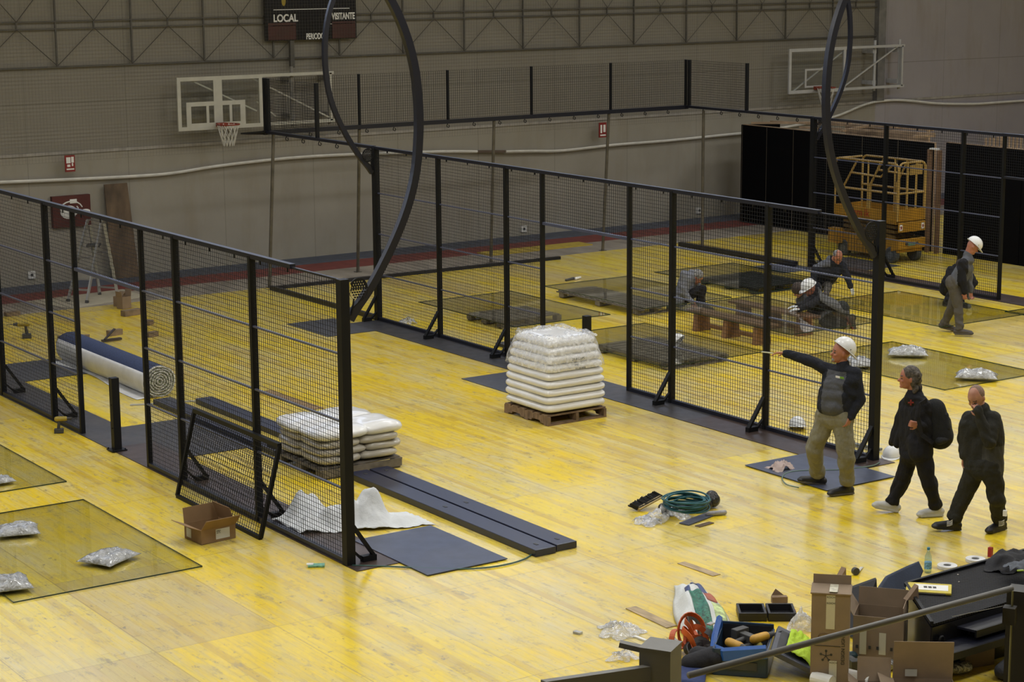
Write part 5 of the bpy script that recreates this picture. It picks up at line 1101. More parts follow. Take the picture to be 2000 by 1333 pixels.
t = thing('black_crate', 'big low black crate with a perforated top, at the lower right', 'crate', (TL+TN)/2*1+ux*.8-V3(0, 0, z-.002))
m = MB(); P = [TL, TN, TN+ux*Lx, TL+ux*Lx]; m.prism([p-V3(0, 0, .02) for p in P], (0, 0, .02)); m.build('perforated_top', M_perf, t)
m = MB(); 
for a, b in ((P[0], P[1]), (P[1], P[2]), (P[3], P[0])): m.beam(a-V3(0, 0, z/2+.012), b-V3(0, 0, z/2+.012), .02, z-.03)
m.build('side_panel', M_black, t); m = MB(); m.beam(P[3]+V3(0, 0, .012), P[0]+V3(0, 0, .012), .03, .03); m.beam(P[0]+V3(0, 0, .012), P[1]+V3(0, 0, .012), .03, .03); m.build('edge_strip', M_blk, t)
m = MB()
for k, (px, py) in enumerate(((1869, 1112), (1871, 1124), (1873, 1138))): p = at(px, py, z); m.ell((p.x, p.y, z+.004), (.009, .009, .006), 8, 6)
m.build('chrome_rivet', mat('chrome', (.8, .8, .8), .1, metal=.6), t)
# folded dark padded case leaning behind the cartons
M_pad = mat('padded_navy', (.012, .022, .050), .7, bump=.3, bscale=50); M_padi = mat('padded_black', (.010, .010, .014), .7)
A = at(1640, 1165, .25); B = at(1770, 1095, .45); C_ = at(1690, 1255, .12)
t = thing('padded_case', 'dark navy padded case lying open between the cartons and the black crate', 'case', (C_.x, C_.y, .002)); m = MB()
K = [at(1700, 1245, .05), at(1698, 1195, .30), at(1706, 1160, .45), at(1728, 1128, .52), at(1770, 1108, .56), at(1790, 1100, .57)]
def fn(u, v):
    f = u*(len(K)-1); i = min(int(f), len(K)-2); p = K[i].lerp(K[i+1], f-i); w_ = .20*(1-.5*max(0, u-.8)/.2); q = p+(RH*.25-FH*.4-ZZ*.55).normalized()*w_*v; q.z = max(.01, q.z); return q
m.grid(fn, 30, 8, .035); m.build('lid_shell', M_pad, t, smooth=True)
m = MB(); P = [at(1640, 1158, .3), at(1712, 1132, .42), at(1716, 1205, .10), at(1665, 1245, .02), at(1640, 1235, .02)]; P = [Vector((p.x, p.y, p.z)) for p in P]
m.prism(P, (FH*.05)); m.build('base_shell', M_padi, t)
p = at(1655, 1190, .15); m = MB(); m.pillow((p.x, p.y, .1), .3, .14, .16, .2, wob=.03); m.build('blue_lining', M_blue, t, smooth=True)
# padded envelope on the crate
p = at(1814, 1153, z+.002); t = thing('padded_envelope', 'yellow padded envelope with a white label lying on the black crate', 'envelope', p); d = (at(1833, 1150, z)-at(1750, 1145, z)).normalized(); rz = math.atan2(d.y, d.x); m = MB(); m.box(p+V3(0, 0, .012), (.40, .27, .022), rz); m.build('envelope', mat('envelope_yellow', (.50, .40, .03), .5), t, bevel=.006)
m = MB(); m.box(p+V3(0, 0, .0245)+d*.02, (.30, .16, .002), rz); l = m.build('label', M_w, t); m = MB()
for k in range(3): m.box(p+V3(0, 0, .0265)+d*(.04*k-.03), (.03, .05, .001), rz+.1)
m.build('print', M_ink, l); m = MB(); m.box(p+V3(0, 0, .010)-Vector((-d.y, d.x, 0))*.133-d*.02, (.34, .012, .012), rz); m.build('open_flap', mat('envelope_grey', (.15, .14, .13), .7), t)
# bottle
p = at(1812, 1119); t = thing('water_bottle', 'clear plastic water bottle with a blue cap standing behind the black crate', 'bottle', (p.x, p.y, .002)); m = MB(); m.lathe([(.034, 0), (.037, .02), (.037, .13), (.034, .17), (.016, .215), (.014, .235)], (p.x, p.y, .003), 18); m.build('body', glassy('bottle_plastic', (.80, .90, .93), gloss=.06, rough=.05, white=.08, wcol=(.4, .6, .7)), t, smooth=True)
m = MB(); m.lathe([(.0375, .04), (.0375, .11)], (p.x, p.y, .003), 18); m.build('blue_label', mat('bottle_label', (.12, .30, .48), .4, var=.4, scale=60), t); m = MB(); m.cyl((p.x, p.y, .238), (p.x, p.y, .262), .016, 12); m.build('cap', mat('cap_blue', (.03, .20, .35), .4), t)
# white rolls
def wroll(px, py, lab, r=.12):
    p = at(px, py); m = MB(); m.lathe([(.04, .0), (r, .0), (r, .03), (.04, .03), (.04, .0)], (p.x, p.y, .002), 28); t = one('tape_roll', m, mat('roll_white', (.62, .62, .62), .5), lab, 'roll', 'white rolls'); m = MB(); m.cyl((p.x, p.y, .003), (p.x, p.y, .022), .038, 14); m.build('core', M_dark, t)
wroll(1850, 1110, 'white roll on the floor behind the black crate, next to the bottle', .10); wroll(1905, 1097, 'white roll behind the black crate, farther right than the one by the bottle', .10)
p = at(1934, 1088); m = MB(); m.box((p.x, p.y, .05), (.04, .04, .10), .2); one('red_capped_spray', m, mat('cap_red', (.30, .01, .01), .4), 'thin red item standing behind the dark jacket', 'can')
# jacket on the crate
p = at(1975, 1105, z); m = MB(); crumple(m, (p.x, p.y, z+.002), .62, .42, .16, .2, 31, edge=.4, freq=3); t = one('jacket', m, cloth_mat('dark_jacket', (.006, .006, .009), 14), 'dark jacket with grey lining thrown on the black crate', 'jacket', smooth=True)
p2 = at(1990, 1102, z+.14); m = MB(); crumple(m, (p2.x, p2.y, z+.10), .30, .26, .10, .2, 33, freq=3); m.build('grey_lining', cloth_mat('grey_cloth', (.08, .09, .11), 14), t, smooth=True); m = MB(); m.box(at(1993, 1115, z+.19), (.06, .02, .01), -.4); m.build('green_tag', mat('tag_lime', (.30, .42, .04), .5), t)
# card triangles, tape measure
M_tri = mat('card_tri', (.22, .15, .095), .8)
def tri(px, py, a, h, rz, lab, z0=.002):
    p = at(px, py, z0); R = Matrix.Rotation(rz, 3, 'Z'); m = MB(); m.prism([p+R @ V3(-a/2, 0, 0), p+R @ V3(a/2, 0, 0), p+R @ V3(a/2, .01, h)], R @ V3(0, .06, 0)); one('cardboard_corner', m, M_tri, lab, 'cardboard')
tri(1642, 1146, .17, .17, .1, 'triangular cardboard corner standing left of the tape measure'); tri(1783, 1172, .12, .12, -.2, 'triangular cardboard corner at the left end of the black crate', z+.002)
p = at(1522, 1178); R = Matrix.Rotation(-.5, 3, 'Z'); m = MB(); m.box(p+V3(0, 0, .035), (.15, .06, .06), -.5); m.prism([p+R @ V3(-.07, .03, .066), p+R @ V3(.05, .03, .066), p+R @ V3(-.03, .035, .13)], R @ V3(0, .005, 0)); one('cardboard_corner', m, M_tri, 'small folded cardboard corner above the black tool case', 'cardboard')
p = at(1670, 1124); t = thing('tape_measure', 'small dark tape measure with its blade out on the floor', 'tape measure', (p.x, p.y, .002)); m = MB(); m.cyl((p.x, p.y-.02, .04), (p.x+.01, p.y+.02, .04), .038, 18); m.build('case', M_dark, t); m = MB(); m.beam((p.x+.03, p.y+.0, .02), (p.x+.23, p.y+.14, .008), .03, .004); m.build('blade', mat('blade_white', (.5, .48, .42), .5), t)
p = at(1685, 1180, .3); 
# steel rails with eyelets lying over cartons
carton('cardboard_box', (at(1880, 1262).x, at(1880, 1262).y), .20, .15, .24, -.2, 'small cardboard box standing under the black rails with eyelets', [], **CB)
def erail(p0, p1, z0, label):
    A = at(*p0, z0); B = at(*p1, z0); t = thing('eyelet_rail', label, 'rail', (A+B)/2); d = (B-A); L = d.length; d.normalize(); s_ = d.cross(ZZ); m = MB(); m.prism([A+s_*.24, A+s_*.0+d*-.06, B, B+s_*.24], (0, 0, .02)); m.build('flat', M_rail, t)
    m = MB(); m.beam(A+s_*.25+V3(0, 0, -.012), B+s_*.25+V3(0, 0, -.012), .02, .065); m.build('flange', M_blk, t)
    for f in (.12, .40, .68): c = A.lerp(B, f)+V3(0, 0, .05)+s_*.03; m = MB(); m.tube([c+d*.028*math.cos(q)+ZZ*.034*math.sin(q) for q in [2*PI*i/12 for i in range(12)]], .011, 6, True); m.build('eyelet', M_blk, t)
erail((1808, 1268), (2010, 1208), .30, 'black steel rail with eyelets, lower of two at the right edge'); erail((1862, 1222), (2010, 1178), .40, 'black steel rail with eyelets, upper of two at the right edge')
p = at(1905, 1300); one('carton_support', MB().box((p.x, p.y+.05, .125), (.34, .2, .25), -.2), MATS['cardboard_23'], 'small closed carton under the lower black rail at the right edge', 'box')
p = at(1990, 1300); one('black_trestle', MB().box((p.x+.1, p.y+.0, .14), (.3, .12, .27), -.6), M_blk, 'black block under the right end of the rails', 'block')
# drill, foil bags, tubes at the bottom edge
drill(0, 0, PI-.4, 'dark teal cordless drill lying between the tall box and the small carton', g=at(1672, 1312), lying=True, sc=1.35, body=(.012, .035, .045))
M_foil = mat('foil', (.35, .35, .35), .12, metal=.7, bump=1.0, bscale=28, bdist=.03)
p = at(1722, 1310); m = MB(); m.pillow((p.x, p.y, .002), .30, .12, .10, -.5, wob=.03, seed=9); one('foil_bag', m, M_foil, 'crumpled silver foil bag left of the carton with the tall flap', 'bag', smooth=True)
p = at(1858, 1322); m = MB(); m.cap((p.x-.13, p.y+.06, .06), (p.x+.16, p.y-.02, .06), .055, .055); one('foil_tube', m, M_foil, 'silver foil-wrapped tube at the bottom edge right of the cartons', 'tube', smooth=True)
for a, b, lab in (((1640, 1330), (1700, 1345), 'white paper tube at the bottom edge beside the tall box'), ((1588, 1338), (1625, 1348), 'second white paper tube at the bottom edge, farther left')):
    A = at(*a); B = at(*b); m = MB(); m.cyl((A.x, A.y, .062), (B.x, B.y, .062), .06, 16); one('paper_tube', m, M_w, lab, 'tube')
p = at(1565, 1228); m = MB(); crumple(m, (p.x, p.y, .002), .28, .26, .20, .3, 41, edge=.3, freq=4); one('plastic_film', m, M_thin, 'clear plastic film standing between the tool box lid and the tall box', 'film', smooth=True)
p = at(1975, 1325); m = MB(); m.pillow((p.x, p.y, .002), .36, .22, .16, .3, wob=.04); one('black_bag', m, MATS['black_cloth'], 'black bag at the bottom right corner of the picture', 'bag', smooth=True)
# ------------------------------------------------------------------ railing of the stand
M_rl = mat('railing_grey', (.17, .165, .15), .5, var=.06); zr = 3.55
A = at(1055, 1337, zr); B = at(1978, 1152, zr); dr = (B-A).normalized()
t = thing('hand_railing', 'grey metal railing across the lower right corner in the foreground', 'railing', Vector(((A.x+B.x)/2, (A.y+B.y)/2, 0)))
m = MB(); m.tube([at(1345, 1320, zr-.02), at(1976, 1150, zr)], .0125, 10); m.build('top_tube', M_rl, t, smooth=True)
c = at(1290, 1262, zr-.02); m = MB(); m.box(c+V3(0, 0, -c.z/2+.001), (.125, .125, c.z-.002), .55); m.box(c+V3(0, 0, .003), (.13, .13, .006), .55); m.build('post', M_rl, t)
m = MB(); m.beam(at(1060, 1345, zr-.05), c+V3(0, 0, -.10), .03, .055); m.beam(at(1100, 1352, zr-.12), c+V3(0, 0, -.16)+dr*.02, .025, .03); m.build('side_bar', M_rl, t)
m = MB(); m.beam(at(1210, 1258, zr-.02), c+V3(0, 0, -.03), .035, .02); m.build('bracket', M_rl, t)
M_rd = mat('railing_dark', (.022, .02, .018), .5); c = at(1995, 1150, zr-.02); m = MB(); m.box(c+V3(0, 0, -c.z/2+.001), (.10, .10, c.z-.002), .55); m.build('post', M_rd, t)
m = MB(); a = at(1978, 1155, zr); m.cyl(a, a-V3(0, 0, 1.2), .004, 6); m.build('thin_rod', mat('rod_yellow', (.20, .19, .08), .5), t)
m = MB(); a = at(1972, 1202, zr-.10); m.box(a, (.05, .05, .07), .55); m.build('clamp', M_rd, t)
m = MB(); m.tube([at(1860, 1205, zr-.07), at(1990, 1178, zr-.09)], .0012, 4); m.build('wire', mat('wire_grey', (.4, .4, .4), .4), t)
# ------------------------------------------------------------------ people
def remesh(parts, name, mats, parent, voxel, smooth=3, classify=None, wrinkle=0.0):
    """join overlapping rounded limbs into one continuous skin"""
    m = MB(); parts(m); org = wl(parent); m.v = [(v[0]-org.x, v[1]-org.y, v[2]-org.z) for v in m.v]
    me = m.mesh(name+'_src'); t = bpy.data.objects.new('src', me); C.objects.link(t)
    r = t.modifiers.new('r', 'REMESH'); r.mode = 'VOXEL'; r.voxel_size = voxel; r.use_smooth_shade = True
    if smooth: sm = t.modifiers.new('s', 'SMOOTH'); sm.factor = .5; sm.iterations = smooth
    dg = bpy.context.evaluated_depsgraph_get(); dg.update(); out = bpy.data.meshes.new_from_object(t.evaluated_get(dg)); bpy.data.objects.remove(t); bpy.data.meshes.remove(me)
    if wrinkle:
        import numpy as np
        n = len(out.vertices); co = np.empty(n*3, 'f'); nn = np.empty(n*3, 'f'); out.vertices.foreach_get('co', co); out.vertices.foreach_get('normal', nn); co = co.reshape(-1, 3); nn = nn.reshape(-1, 3)
        x, y, z = co.T; w1 = np.sin(9*x+5*z+1.3)+np.sin(8*y-6*z+.7*np.sin(7*x)); w2 = np.sin(13*y+4*z)
        q = .5*np.sin(21*z+2.4*w1+6*x)*np.sin(9*x-7*y+1.5*w2)+.42*np.abs(np.sin(17*(x+y)+13*z+2.2*w1+w2))-.25+.14*np.sin(46*z+19*x+3*w2)*np.sin(37*y-11*x+2*w1)
        co = co+nn*(q*wrinkle*.75)[:, None]; out.vertices.foreach_set('co', co.astype('f').ravel()); out.update()
    out.name = name; out.materials.clear()
    for x in (mats if isinstance(mats, (list, tuple)) else [mats]): out.materials.append(x)
    if classify: out.polygons.foreach_set('material_index', [classify(p.center+org) for p in out.polygons])
    out.polygons.foreach_set('use_smooth', [True]*len(out.polygons))
    o = bpy.data.objects.new(name, out); C.objects.link(o); o.parent = parent; return o
def skin_mat(name, col):
    s = NT(name); o = s.obj(); s.P(Base_Color=s.mix(s.ramp(s.noise(o, 14, 4), .3, .7), c4((col[0]*.82, col[1]*.70, col[2]*.68)), c4(col)), Roughness=.5, Subsurface_Weight=.05); return s.m
def cloth(name, col, sc=9, rough=.85, amp=.7):
    if name in MATS: return MATS[name]
    s = NT(name); o = s.obj(); n = s.noise(s.mapping(o, (1, 1, .7)), sc, 4, .55)
    s.P(Base_Color=s.mix(s.ramp(s.noise(o, 30, 3), .3, .7), c4(tuple(c*.88 for c in col)), c4(col)), Roughness=rough); s.b.inputs['Specular IOR Level'].default_value = .3; s.bump(n, amp, .045); return s.m
M_skin = skin_mat('skin', (.42, .22, .15)); M_skinr = skin_mat('skin_ruddy', (.38, .16, .10)); M_eye = mat('eye_dark', (.075, .045, .035), .4)
M_cblack = cloth('cloth_black', (.009, .009, .012)); M_cgrey = cloth('cloth_grey', (.060, .062, .068)); M_cbeige = cloth('cloth_khaki', (.20, .19, .135)); M_cwork = cloth('cloth_work_grey', (.085, .078, .070)); M_clight = cloth('cloth_light_grey', (.17, .18, .215)); M_cnavy = cloth('cloth_navy', (.012, .014, .022)); M_colive = cloth('cloth_olive_black', (.020, .020, .016))
M_shoe = mat('shoe_black', (.010, .010, .012), .5); M_shoew = mat('shoe_white', (.42, .42, .40), .5); M_shoeb = mat('boot_brown', (.055, .045, .04), .6); M_sole = mat('sole', (.10, .09, .08), .7); M_glove = mat('glove_white', (.50, .52, .54), .8)
M_hairg = mat('hair_grey_brown', (.060, .050, .040), .7, var=.5, scale=40, bump=.8, bscale=60, bdist=.02); M_hairs = mat('hair_silver', (.20, .20, .20), .7, var=.4, scale=40, bump=.8, bscale=60, bdist=.02); M_hairb = mat('hair_brown', (.035, .022, .016), .7, var=.4, scale=40)
class Fig:
    def __init__(s, foot, label, J, face, sc=1.0, side=None):
        g = G(*foot); s.g = Vector((g.x, g.y, 0)); s.sc = sc
        s.J = {k: s.p(*v) for k, v in J.items()}
        if sc == 1.0:
            for a in ('anR', 'anL'): s.J[a] = G(J[a][0], J[a][1], .095)
        s.t = thing('person', label, 'person', (g.x, g.y, 0)); s.face = (RH*face[0]+FH*face[1]+ZZ*face[2]).normalized()
    def p(s, px, py, t=0.0):
        q = s.g+FH*t; d = ray(px, py); n = FH; return CAM + d*((q-CAM).dot(n)/d.dot(n))
    def vec(s, a, b, c): return RH*a+FH*b+ZZ*c
    def head(s, m, hair=False):
        J, k = s.J, s.sc*1.06; c = J['head']; f = s.face; sd = f.cross(ZZ).normalized(); up = sd.cross(f).normalized(); R = Matrix((sd, f, up)).transposed()
        m.ell(c+up*.018*k, (.076*k, .096*k, .108*k), 20, 14, R); m.ell(c+f*.028*k-up*.048*k, (.056*k, .066*k, .068*k), 16, 10, R)
        m.cap(c+f*.085*k-up*.002*k, c+f*.108*k-up*.030*k, .009*k, .014*k, 8)
        m.ell(c+f*.082*k+up*.022*k, (.050*k, .014*k, .010*k), 12, 8, R); m.ell(c+f*.080*k-up*.062*k, (.026*k, .016*k, .012*k), 12, 8, R); m.ell(c+f*.074*k-up*.092*k, (.026*k, .020*k, .018*k), 12, 8, R)
        for a in (-1, 1): m.ell(c+sd*a*.078*k-up*.006*k-f*.008*k, (.010*k, .020*k, .030*k), 10, 8, R); m.ell(c+f*.070*k+sd*a*.036*k-up*.030*k, (.020*k, .020*k, .018*k), 10, 8, R)
        n = J['neck']; m.cap(c-up*.05*k-f*.02*k, n, .052*k, .060*k); s.R = R; s.up = up; s.sd = sd
    def hand(s, m, w, d, pn, curl=.5, side=1, spread=.10):
        """w wrist, d direction of the palm, pn palm normal, side sign of the thumb"""
        k = s.sc; d = d.normalized(); x = d.cross(pn).normalized()*side; pn = x.cross(d).normalized()*side if False else pn.normalized(); pn = (pn-d*pn.dot(d)).normalized()
        for o in (-.026, -.009, .009, .026): m.cap(w+x*o*.7*k, w+d*.085*k+x*o*k, .016*k, .0135*k, 8)
        for i, (o, L) in enumerate(((.029, .072), (.010, .080), (-.010, .075), (-.029, .058))):
            p = w+d*.085*k+x*o*k; dr = (d+x*(o/.029)*spread).normalized(); a = 0
            for j, f in enumerate((.45, .32, .25)):
                a += curl*(.8, 1.0, .7)[j]*(1+.12*i); q = p+(dr*math.cos(a)+pn*math.sin(a))*L*f*k; m.cap(p, q, (.0092-.0008*j)*k, (.0086-.001*j)*k, 8); p = q
        p = w+d*.025*k+x*.030*k; q = p+(d*.55+x*.65+pn*.35).normalized()*.042*k; r = q+(d*.9+x*.2+pn*.45).normalized()*.032*k; m.cap(p, q, .0125*k, .0105*k, 8); m.cap(q, r, .0102*k, .0085*k, 8)
    def body(s, skin=None, hands=(), voxel=.0075, eyes=True, armr=.040):
        J, k = s.J, s.sc
        def parts(m):
            s.head(m)
            m.cap(J['neck'], (J['shL']+J['shR'])/2-ZZ*.08, .060*k, .065*k); m.cap((J['shL']+J['shR'])/2-ZZ*.10, (J['hipL']+J['hipR'])/2, .072*k, .075*k)
            for a in 'LR':
                m.cap((J['shL']+J['shR'])/2-ZZ*.03, J['sh'+a], .05*k, .042*k); m.cap(J['sh'+a], J['el'+a], .040*k, .032*k); m.cap(J['el'+a], J['wr'+a], .032*k, .026*k)
                m.cap((J['hipL']+J['hipR'])/2, J['hip'+a], .075*k, .065*k); m.cap(J['hip'+a], J['kn'+a], .062*k, .042*k); m.cap(J['kn'+a], J['an'+a], .040*k, .034*k)
            for (w, d, pn, curl, side) in hands: s.hand(m, w, d, pn, curl, side)
        o = remesh(parts, 'body', [skin or M_skin, M_eye], s.t, voxel, 2, s.eye_cls if eyes else None); return o
    def eye_cls(s, p):
        d = p-s.J['head']; k = s.sc
        if d.length > .2: return 0
        f, u, x = d.dot(s.face), d.dot(s.up), d.dot(s.sd)
        if f > .05*k and abs(u+.002*k) < .0085*k and .020*k < abs(x) < .046*k: return 1
        if f > .06*k and abs(u-.026*k) < .006*k and .016*k < abs(x) < .05*k: return 1
        return 0
    def top(s, mats, cls=None, bulk=1.0, belly=0.0, hem=None, collar=.012, open_front=None, voxel=.011, w=.12, name='jacket', extra=None, sleeve=1.0):
        J, k = s.J, s.sc*bulk; ms = (J['shL']+J['shR'])/2; mh = (J['hipL']+J['hipR'])/2; ax = (J['shL']-J['shR']).normalized(); hx = (J['hipL']-J['hipR']); hx = hx.normalized() if hx.length > .03 else ax
        def parts(m):
            for a in (-1, -.33, .33, 1):
                up_ = ms+ax*a*w*k-ZZ*.07*k; lo = (hem or mh)+hx*a*w*.82*k; m.cap(up_, lo, .105*k, .108*k)
            if belly:
                for q, rr in ((.35, .118), (.6, .135), (.85, .130)): m.cap(ms.lerp(hem or mh, q)+s.bf*belly*1.2+ax*.05, ms.lerp(hem or mh, q)+s.bf*belly*1.2-ax*.05, rr*k, rr*k)
            for a in 'LR':
                m.cap(ms-ZZ*.02, J['sh'+a], .085*k, .072*k); m.cap(J['sh'+a], J['el'+a], .070*k*sleeve, .058*k*sleeve); m.cap(J['el'+a], J['el'+a].lerp(J['wr'+a], .93), .057*k*sleeve, .042*k*sleeve)
                m.cap(J['el'+a].lerp(J['wr'+a], .80), J['el'+a].lerp(J['wr'+a], .92), .047*k*sleeve, .046*k*sleeve)
            if collar: m.cap(J['neck']-ZZ*.07, J['neck']+ZZ*collar, .100*k, .072*k); [m.cap(J['neck']-ZZ*.05, J['sh'+a]-ZZ*.01, .085*k, .070*k) for a in 'LR']
            if extra: extra(m)
        return remesh(parts, name, mats, s.t, voxel, 2, cls, wrinkle=.020)
    def trousers(s, mt, bulk=1.0, voxel=.011, name='trousers', cls=None, flare=1.0, end=.96):
        J, k = s.J, s.sc*bulk; mh = (J['hipL']+J['hipR'])/2
        def parts(m):
            m.cap(J['hipL']+ZZ*.05, J['hipR']+ZZ*.05, .112*k, .112*k); m.cap(J['hipL'], J['hipR'], .112*k, .112*k)
            for a in 'LR': m.cap(J['hip'+a], J['kn'+a], .100*k, .073*k*flare); m.cap(J['kn'+a], J['kn'+a].lerp(J['an'+a], end-.08), .074*k*flare, .056*k*flare); m.cyl(J['kn'+a].lerp(J['an'+a], end-.2), J['kn'+a].lerp(J['an'+a], end), .066*k*flare, 16, .064*k*flare)
        return remesh(parts, name, mt, s.t, voxel, 2, cls, wrinkle=.024)
    def shoe(s, an, d, mt, mts=None, pitch=0.0, on=None, L=.27):
        """d horizontal toe direction, pitch lifts the toe"""
        d = Vector(d).normalized(); k = s.sc; side = d.cross(ZZ).normalized(); f = (d*math.cos(pitch)+ZZ*math.sin(pitch)).normalized(); u = side.cross(f).normalized(); b = Vector(on) if on is not None else Vector((an.x, an.y, .005+max(0, (L-.095)*math.sin(-pitch))+.06*max(0, math.sin(pitch))))
        heel = b-f*.055*k; toe = b+f*(L-.095)*k; R = Matrix((side, f, u)).transposed()
        def parts(m):
            m.cap(heel+u*.050*k, b+u*.060*k+f*.04*k, .046*k, .044*k); m.cap(b+u*.058*k+f*.02*k, toe+u*.040*k, .048*k, .038*k); m.cap(b+u*.06*k-f*.01*k, b+u*.105*k-f*.015*k, .048*k, .052*k); m.box(b+u*.012*k+f*.055*k, (.088*k, L*.98*k, .024*k), R=R)
            m.ell(toe+u*.030*k, (.048*k, .055*k, .032*k), 14, 8, R)
        def cl(p): return 1 if (p-b).dot(u) < .022*k else 0
        o = remesh(parts, 'shoe', [mt, mts or M_sole], s.t, .008, 1, cl); return o
    def hat(s, tilt=0.0, roll=0.0, rev=False, off=(0, 0)):
        f = s.face if not rev else -s.face; sd = f.cross(ZZ).normalized(); up = sd.cross(f).normalized(); Rm = Matrix((sd, f, up)).transposed() @ Matrix.Rotation(tilt, 3, 'X')
        m = MB(); hat_mesh(m, s.J['head']+s.up*(.045+off[1])*s.sc+f*(.004+off[0]), Rm, s.sc*1.02); m.grid
        o = m.build('hard_hat', M_hat, s.t, smooth=True); m = MB(); c = s.J['head']+s.up*(.045+off[1])*s.sc+f*(.004+off[0])
        for a in (-1, 1): m.ell(c+Rm @ V3(.109*a, .03, .02), (.007, .007, .007), 8, 6)
        m.build('hat_rivet', M_dark, o); return o
    def hair(s, mt, fn): return remesh(fn, 'hair', mt, s.t, .009, 1, wrinkle=.006)
# --- the pointing man
P1 = Fig((1642, 972), 'person in a white hard hat and grey jacket pointing left beside the fence end',
         dict(head=(1643, 689, .0), neck=(1646, 716, .0), shR=(1622, 724, .12), shL=(1669, 729, -.08), elR=(1572, 702, .20), wrR=(1533, 690, .28), elL=(1681, 779, -.10), wrL=(1660, 818, -.16), hipR=(1615, 816, .07), hipL=(1645, 818, -.05), knR=(1590, 876, .16), knL=(1653, 892, -.06), anR=(1598, 933, .30), anL=(1653, 951, .02)), (-.86, -.12, .10))
P1.bf = P1.vec(-.6, -.5, 0)
P1.body(M_skinr, [(P1.J['wrR'], P1.vec(-1, .25, -.02), P1.vec(.1, -.3, -1), .28, -1), (P1.J['wrL'], P1.vec(-.42, -.1, -.9), P1.vec(-.6, .6, 0), .45, 1)])
def cls1(p):
    d = p-P1.g; x = (p-P1.g).dot(RH); ms = (P1.J['shL']+P1.J['shR'])/2; a = (p-ms); ax = (P1.J['shL']-P1.J['shR']).normalized(); u = a.dot(ax); fr = a.dot(P1.vec(-.6, -.75, 0))
    if (p-P1.J['neck']).length < .10: return 1
    if -.145 < u < .10 and fr > -.06 and p.z < P1.J['shL'].z+.02: return 0
    return 1
P1.top([cloth('cloth_sweater_grey', (.075, .078, .088)), M_cnavy], cls1, bulk=1.08, belly=.055, hem=(P1.J['hipL']+P1.J['hipR'])/2+ZZ*.09, name='sweater')
P1.trousers(M_cbeige, 1.20, flare=1.15, end=.86)
P1.shoe(P1.J['anR'], P1.vec(-1, .1, 0), M_shoe, M_sole, pitch=.10, L=.29); P1.shoe(P1.J['anL'], P1.vec(-.92, -.35, 0), M_shoe, M_sole, L=.29)
P1.hat(-.55, rev=True, off=(.030, .012))
c = (P1.p(1640, 735, -.14)+P1.p(1640, 735, -.16))/2; m = MB(); lg = [P1.p(1632, 734, -.135), P1.p(1641, 733, -.15), P1.p(1648, 737, -.15), P1.p(1642, 740, -.15)]
m.prism([lg[0], lg[0]+(lg[2]-lg[0])*.5, lg[0]+(lg[2]-lg[0])*.5-ZZ*.022, lg[0]-ZZ*.022], -FH*.012); m.build('chest_print', M_w, P1.t); m = MB(); m.prism([lg[0]+(lg[2]-lg[0])*.5, lg[2], lg[2]-ZZ*.024, lg[0]+(lg[2]-lg[0])*.5-ZZ*.024], -FH*.012); m.build('chest_print', mat('logo_green', (.14, .30, .03), .6), P1.t)
def goatee(m): c = P1.J['head']; m.ell(c+P1.face*.078-P1.up*.085, (.03, .022, .03), 12, 8, P1.R)
P1.hair(M_hairs, goatee)
m = MB(); tip = P1.J['wrR']+P1.vec(-.13, .04, -.01); m.cyl(tip, tip+P1.vec(-.13, .03, .012), .008, 8); one('pencil', m, mat('pencil_pale', (.45, .45, .32), .5), 'pale pencil held in the outstretched hand of the pointing man', 'pencil')
# --- man with the backpack
P2 = Fig((1822, 1010), 'person with long curly hair in a black coat carrying a backpack, walking left',
         dict(head=(1776, 739, .0), neck=(1786, 764, .0), shR=(1774, 788, .16), shL=(1806, 792, -.12), elR=(1762, 838, .20), wrR=(1768, 868, .16), elL=(1819, 848, -.10), wrL=(1795, 830, -.22), hipR=(1778, 884, .08), hipL=(1800, 886, -.08), knR=(1763, 935, .18), knL=(1815, 944, -.06), anR=(1741, 985, .40), anL=(1828, 993, .0)), (-.96, .05, .05))
P2.body(M_skinr, [(P2.J['wrL'], P2.vec(-.9, -.1, .1), P2.vec(-.1, .9, .1), 1.15, 1), (P2.J['wrR'], P2.vec(-.1, 0, -1), P2.vec(.4, -.6, 0), .5, -1)])
def coat(m):
    J = P2.J; mh = (J['hipL']+J['hipR'])/2
    for a, b in (((1776, 800, .10), (1752, 868, .20)), ((1768, 798, .16), (1745, 862, .26)), ((1782, 800, .0), (1768, 872, .08)), ((1764, 792, .18), (1742, 866, .30))): m.cap(P2.p(*a), P2.p(*b), .05, .045)
    for a in (-1, 0, 1): m.cap(mh+ZZ*.14+FH*a*.08, mh+ZZ*.04+FH*a*.10, .12, .115)
P2.top([M_cblack], None, 1.06, extra=coat, name='coat'); P2.trousers(M_cblack, 1.05, flare=1.12)
P2.shoe(P2.J['anR'], P2.vec(-1, .1, 0), M_shoew, M_shoew, pitch=.18); P2.shoe(P2.J['anL'], P2.vec(-.95, -.2, 0), M_shoew, M_shoew)
def hr(m):
    c, u, f, sd, R = P2.J['head'], P2.up, P2.face, P2.sd, P2.R
    m.ell(c+u*.050-f*.016, (.094, .102, .094), 18, 12, R); m.ell(c-f*.055+u*.0, (.098, .080, .115), 16, 10, R); m.cap(c-f*.06-u*.02, c-f*.105-u*.10, .06, .045); m.cap(c+sd*.06-f*.04, c+sd*.05-f*.06-u*.10, .04, .035); m.cap(c-sd*.06-f*.04, c-sd*.05-f*.06-u*.10, .04, .035)
    for i in range(34): a = rnd(0, 6.28); m.ell(c-f*(.08+.04*math.cos(a))+sd*.085*math.sin(a)+u*rnd(-.15, .07), (.024, .024, .028), 8, 6)
P2.hair(M_hairg, hr)
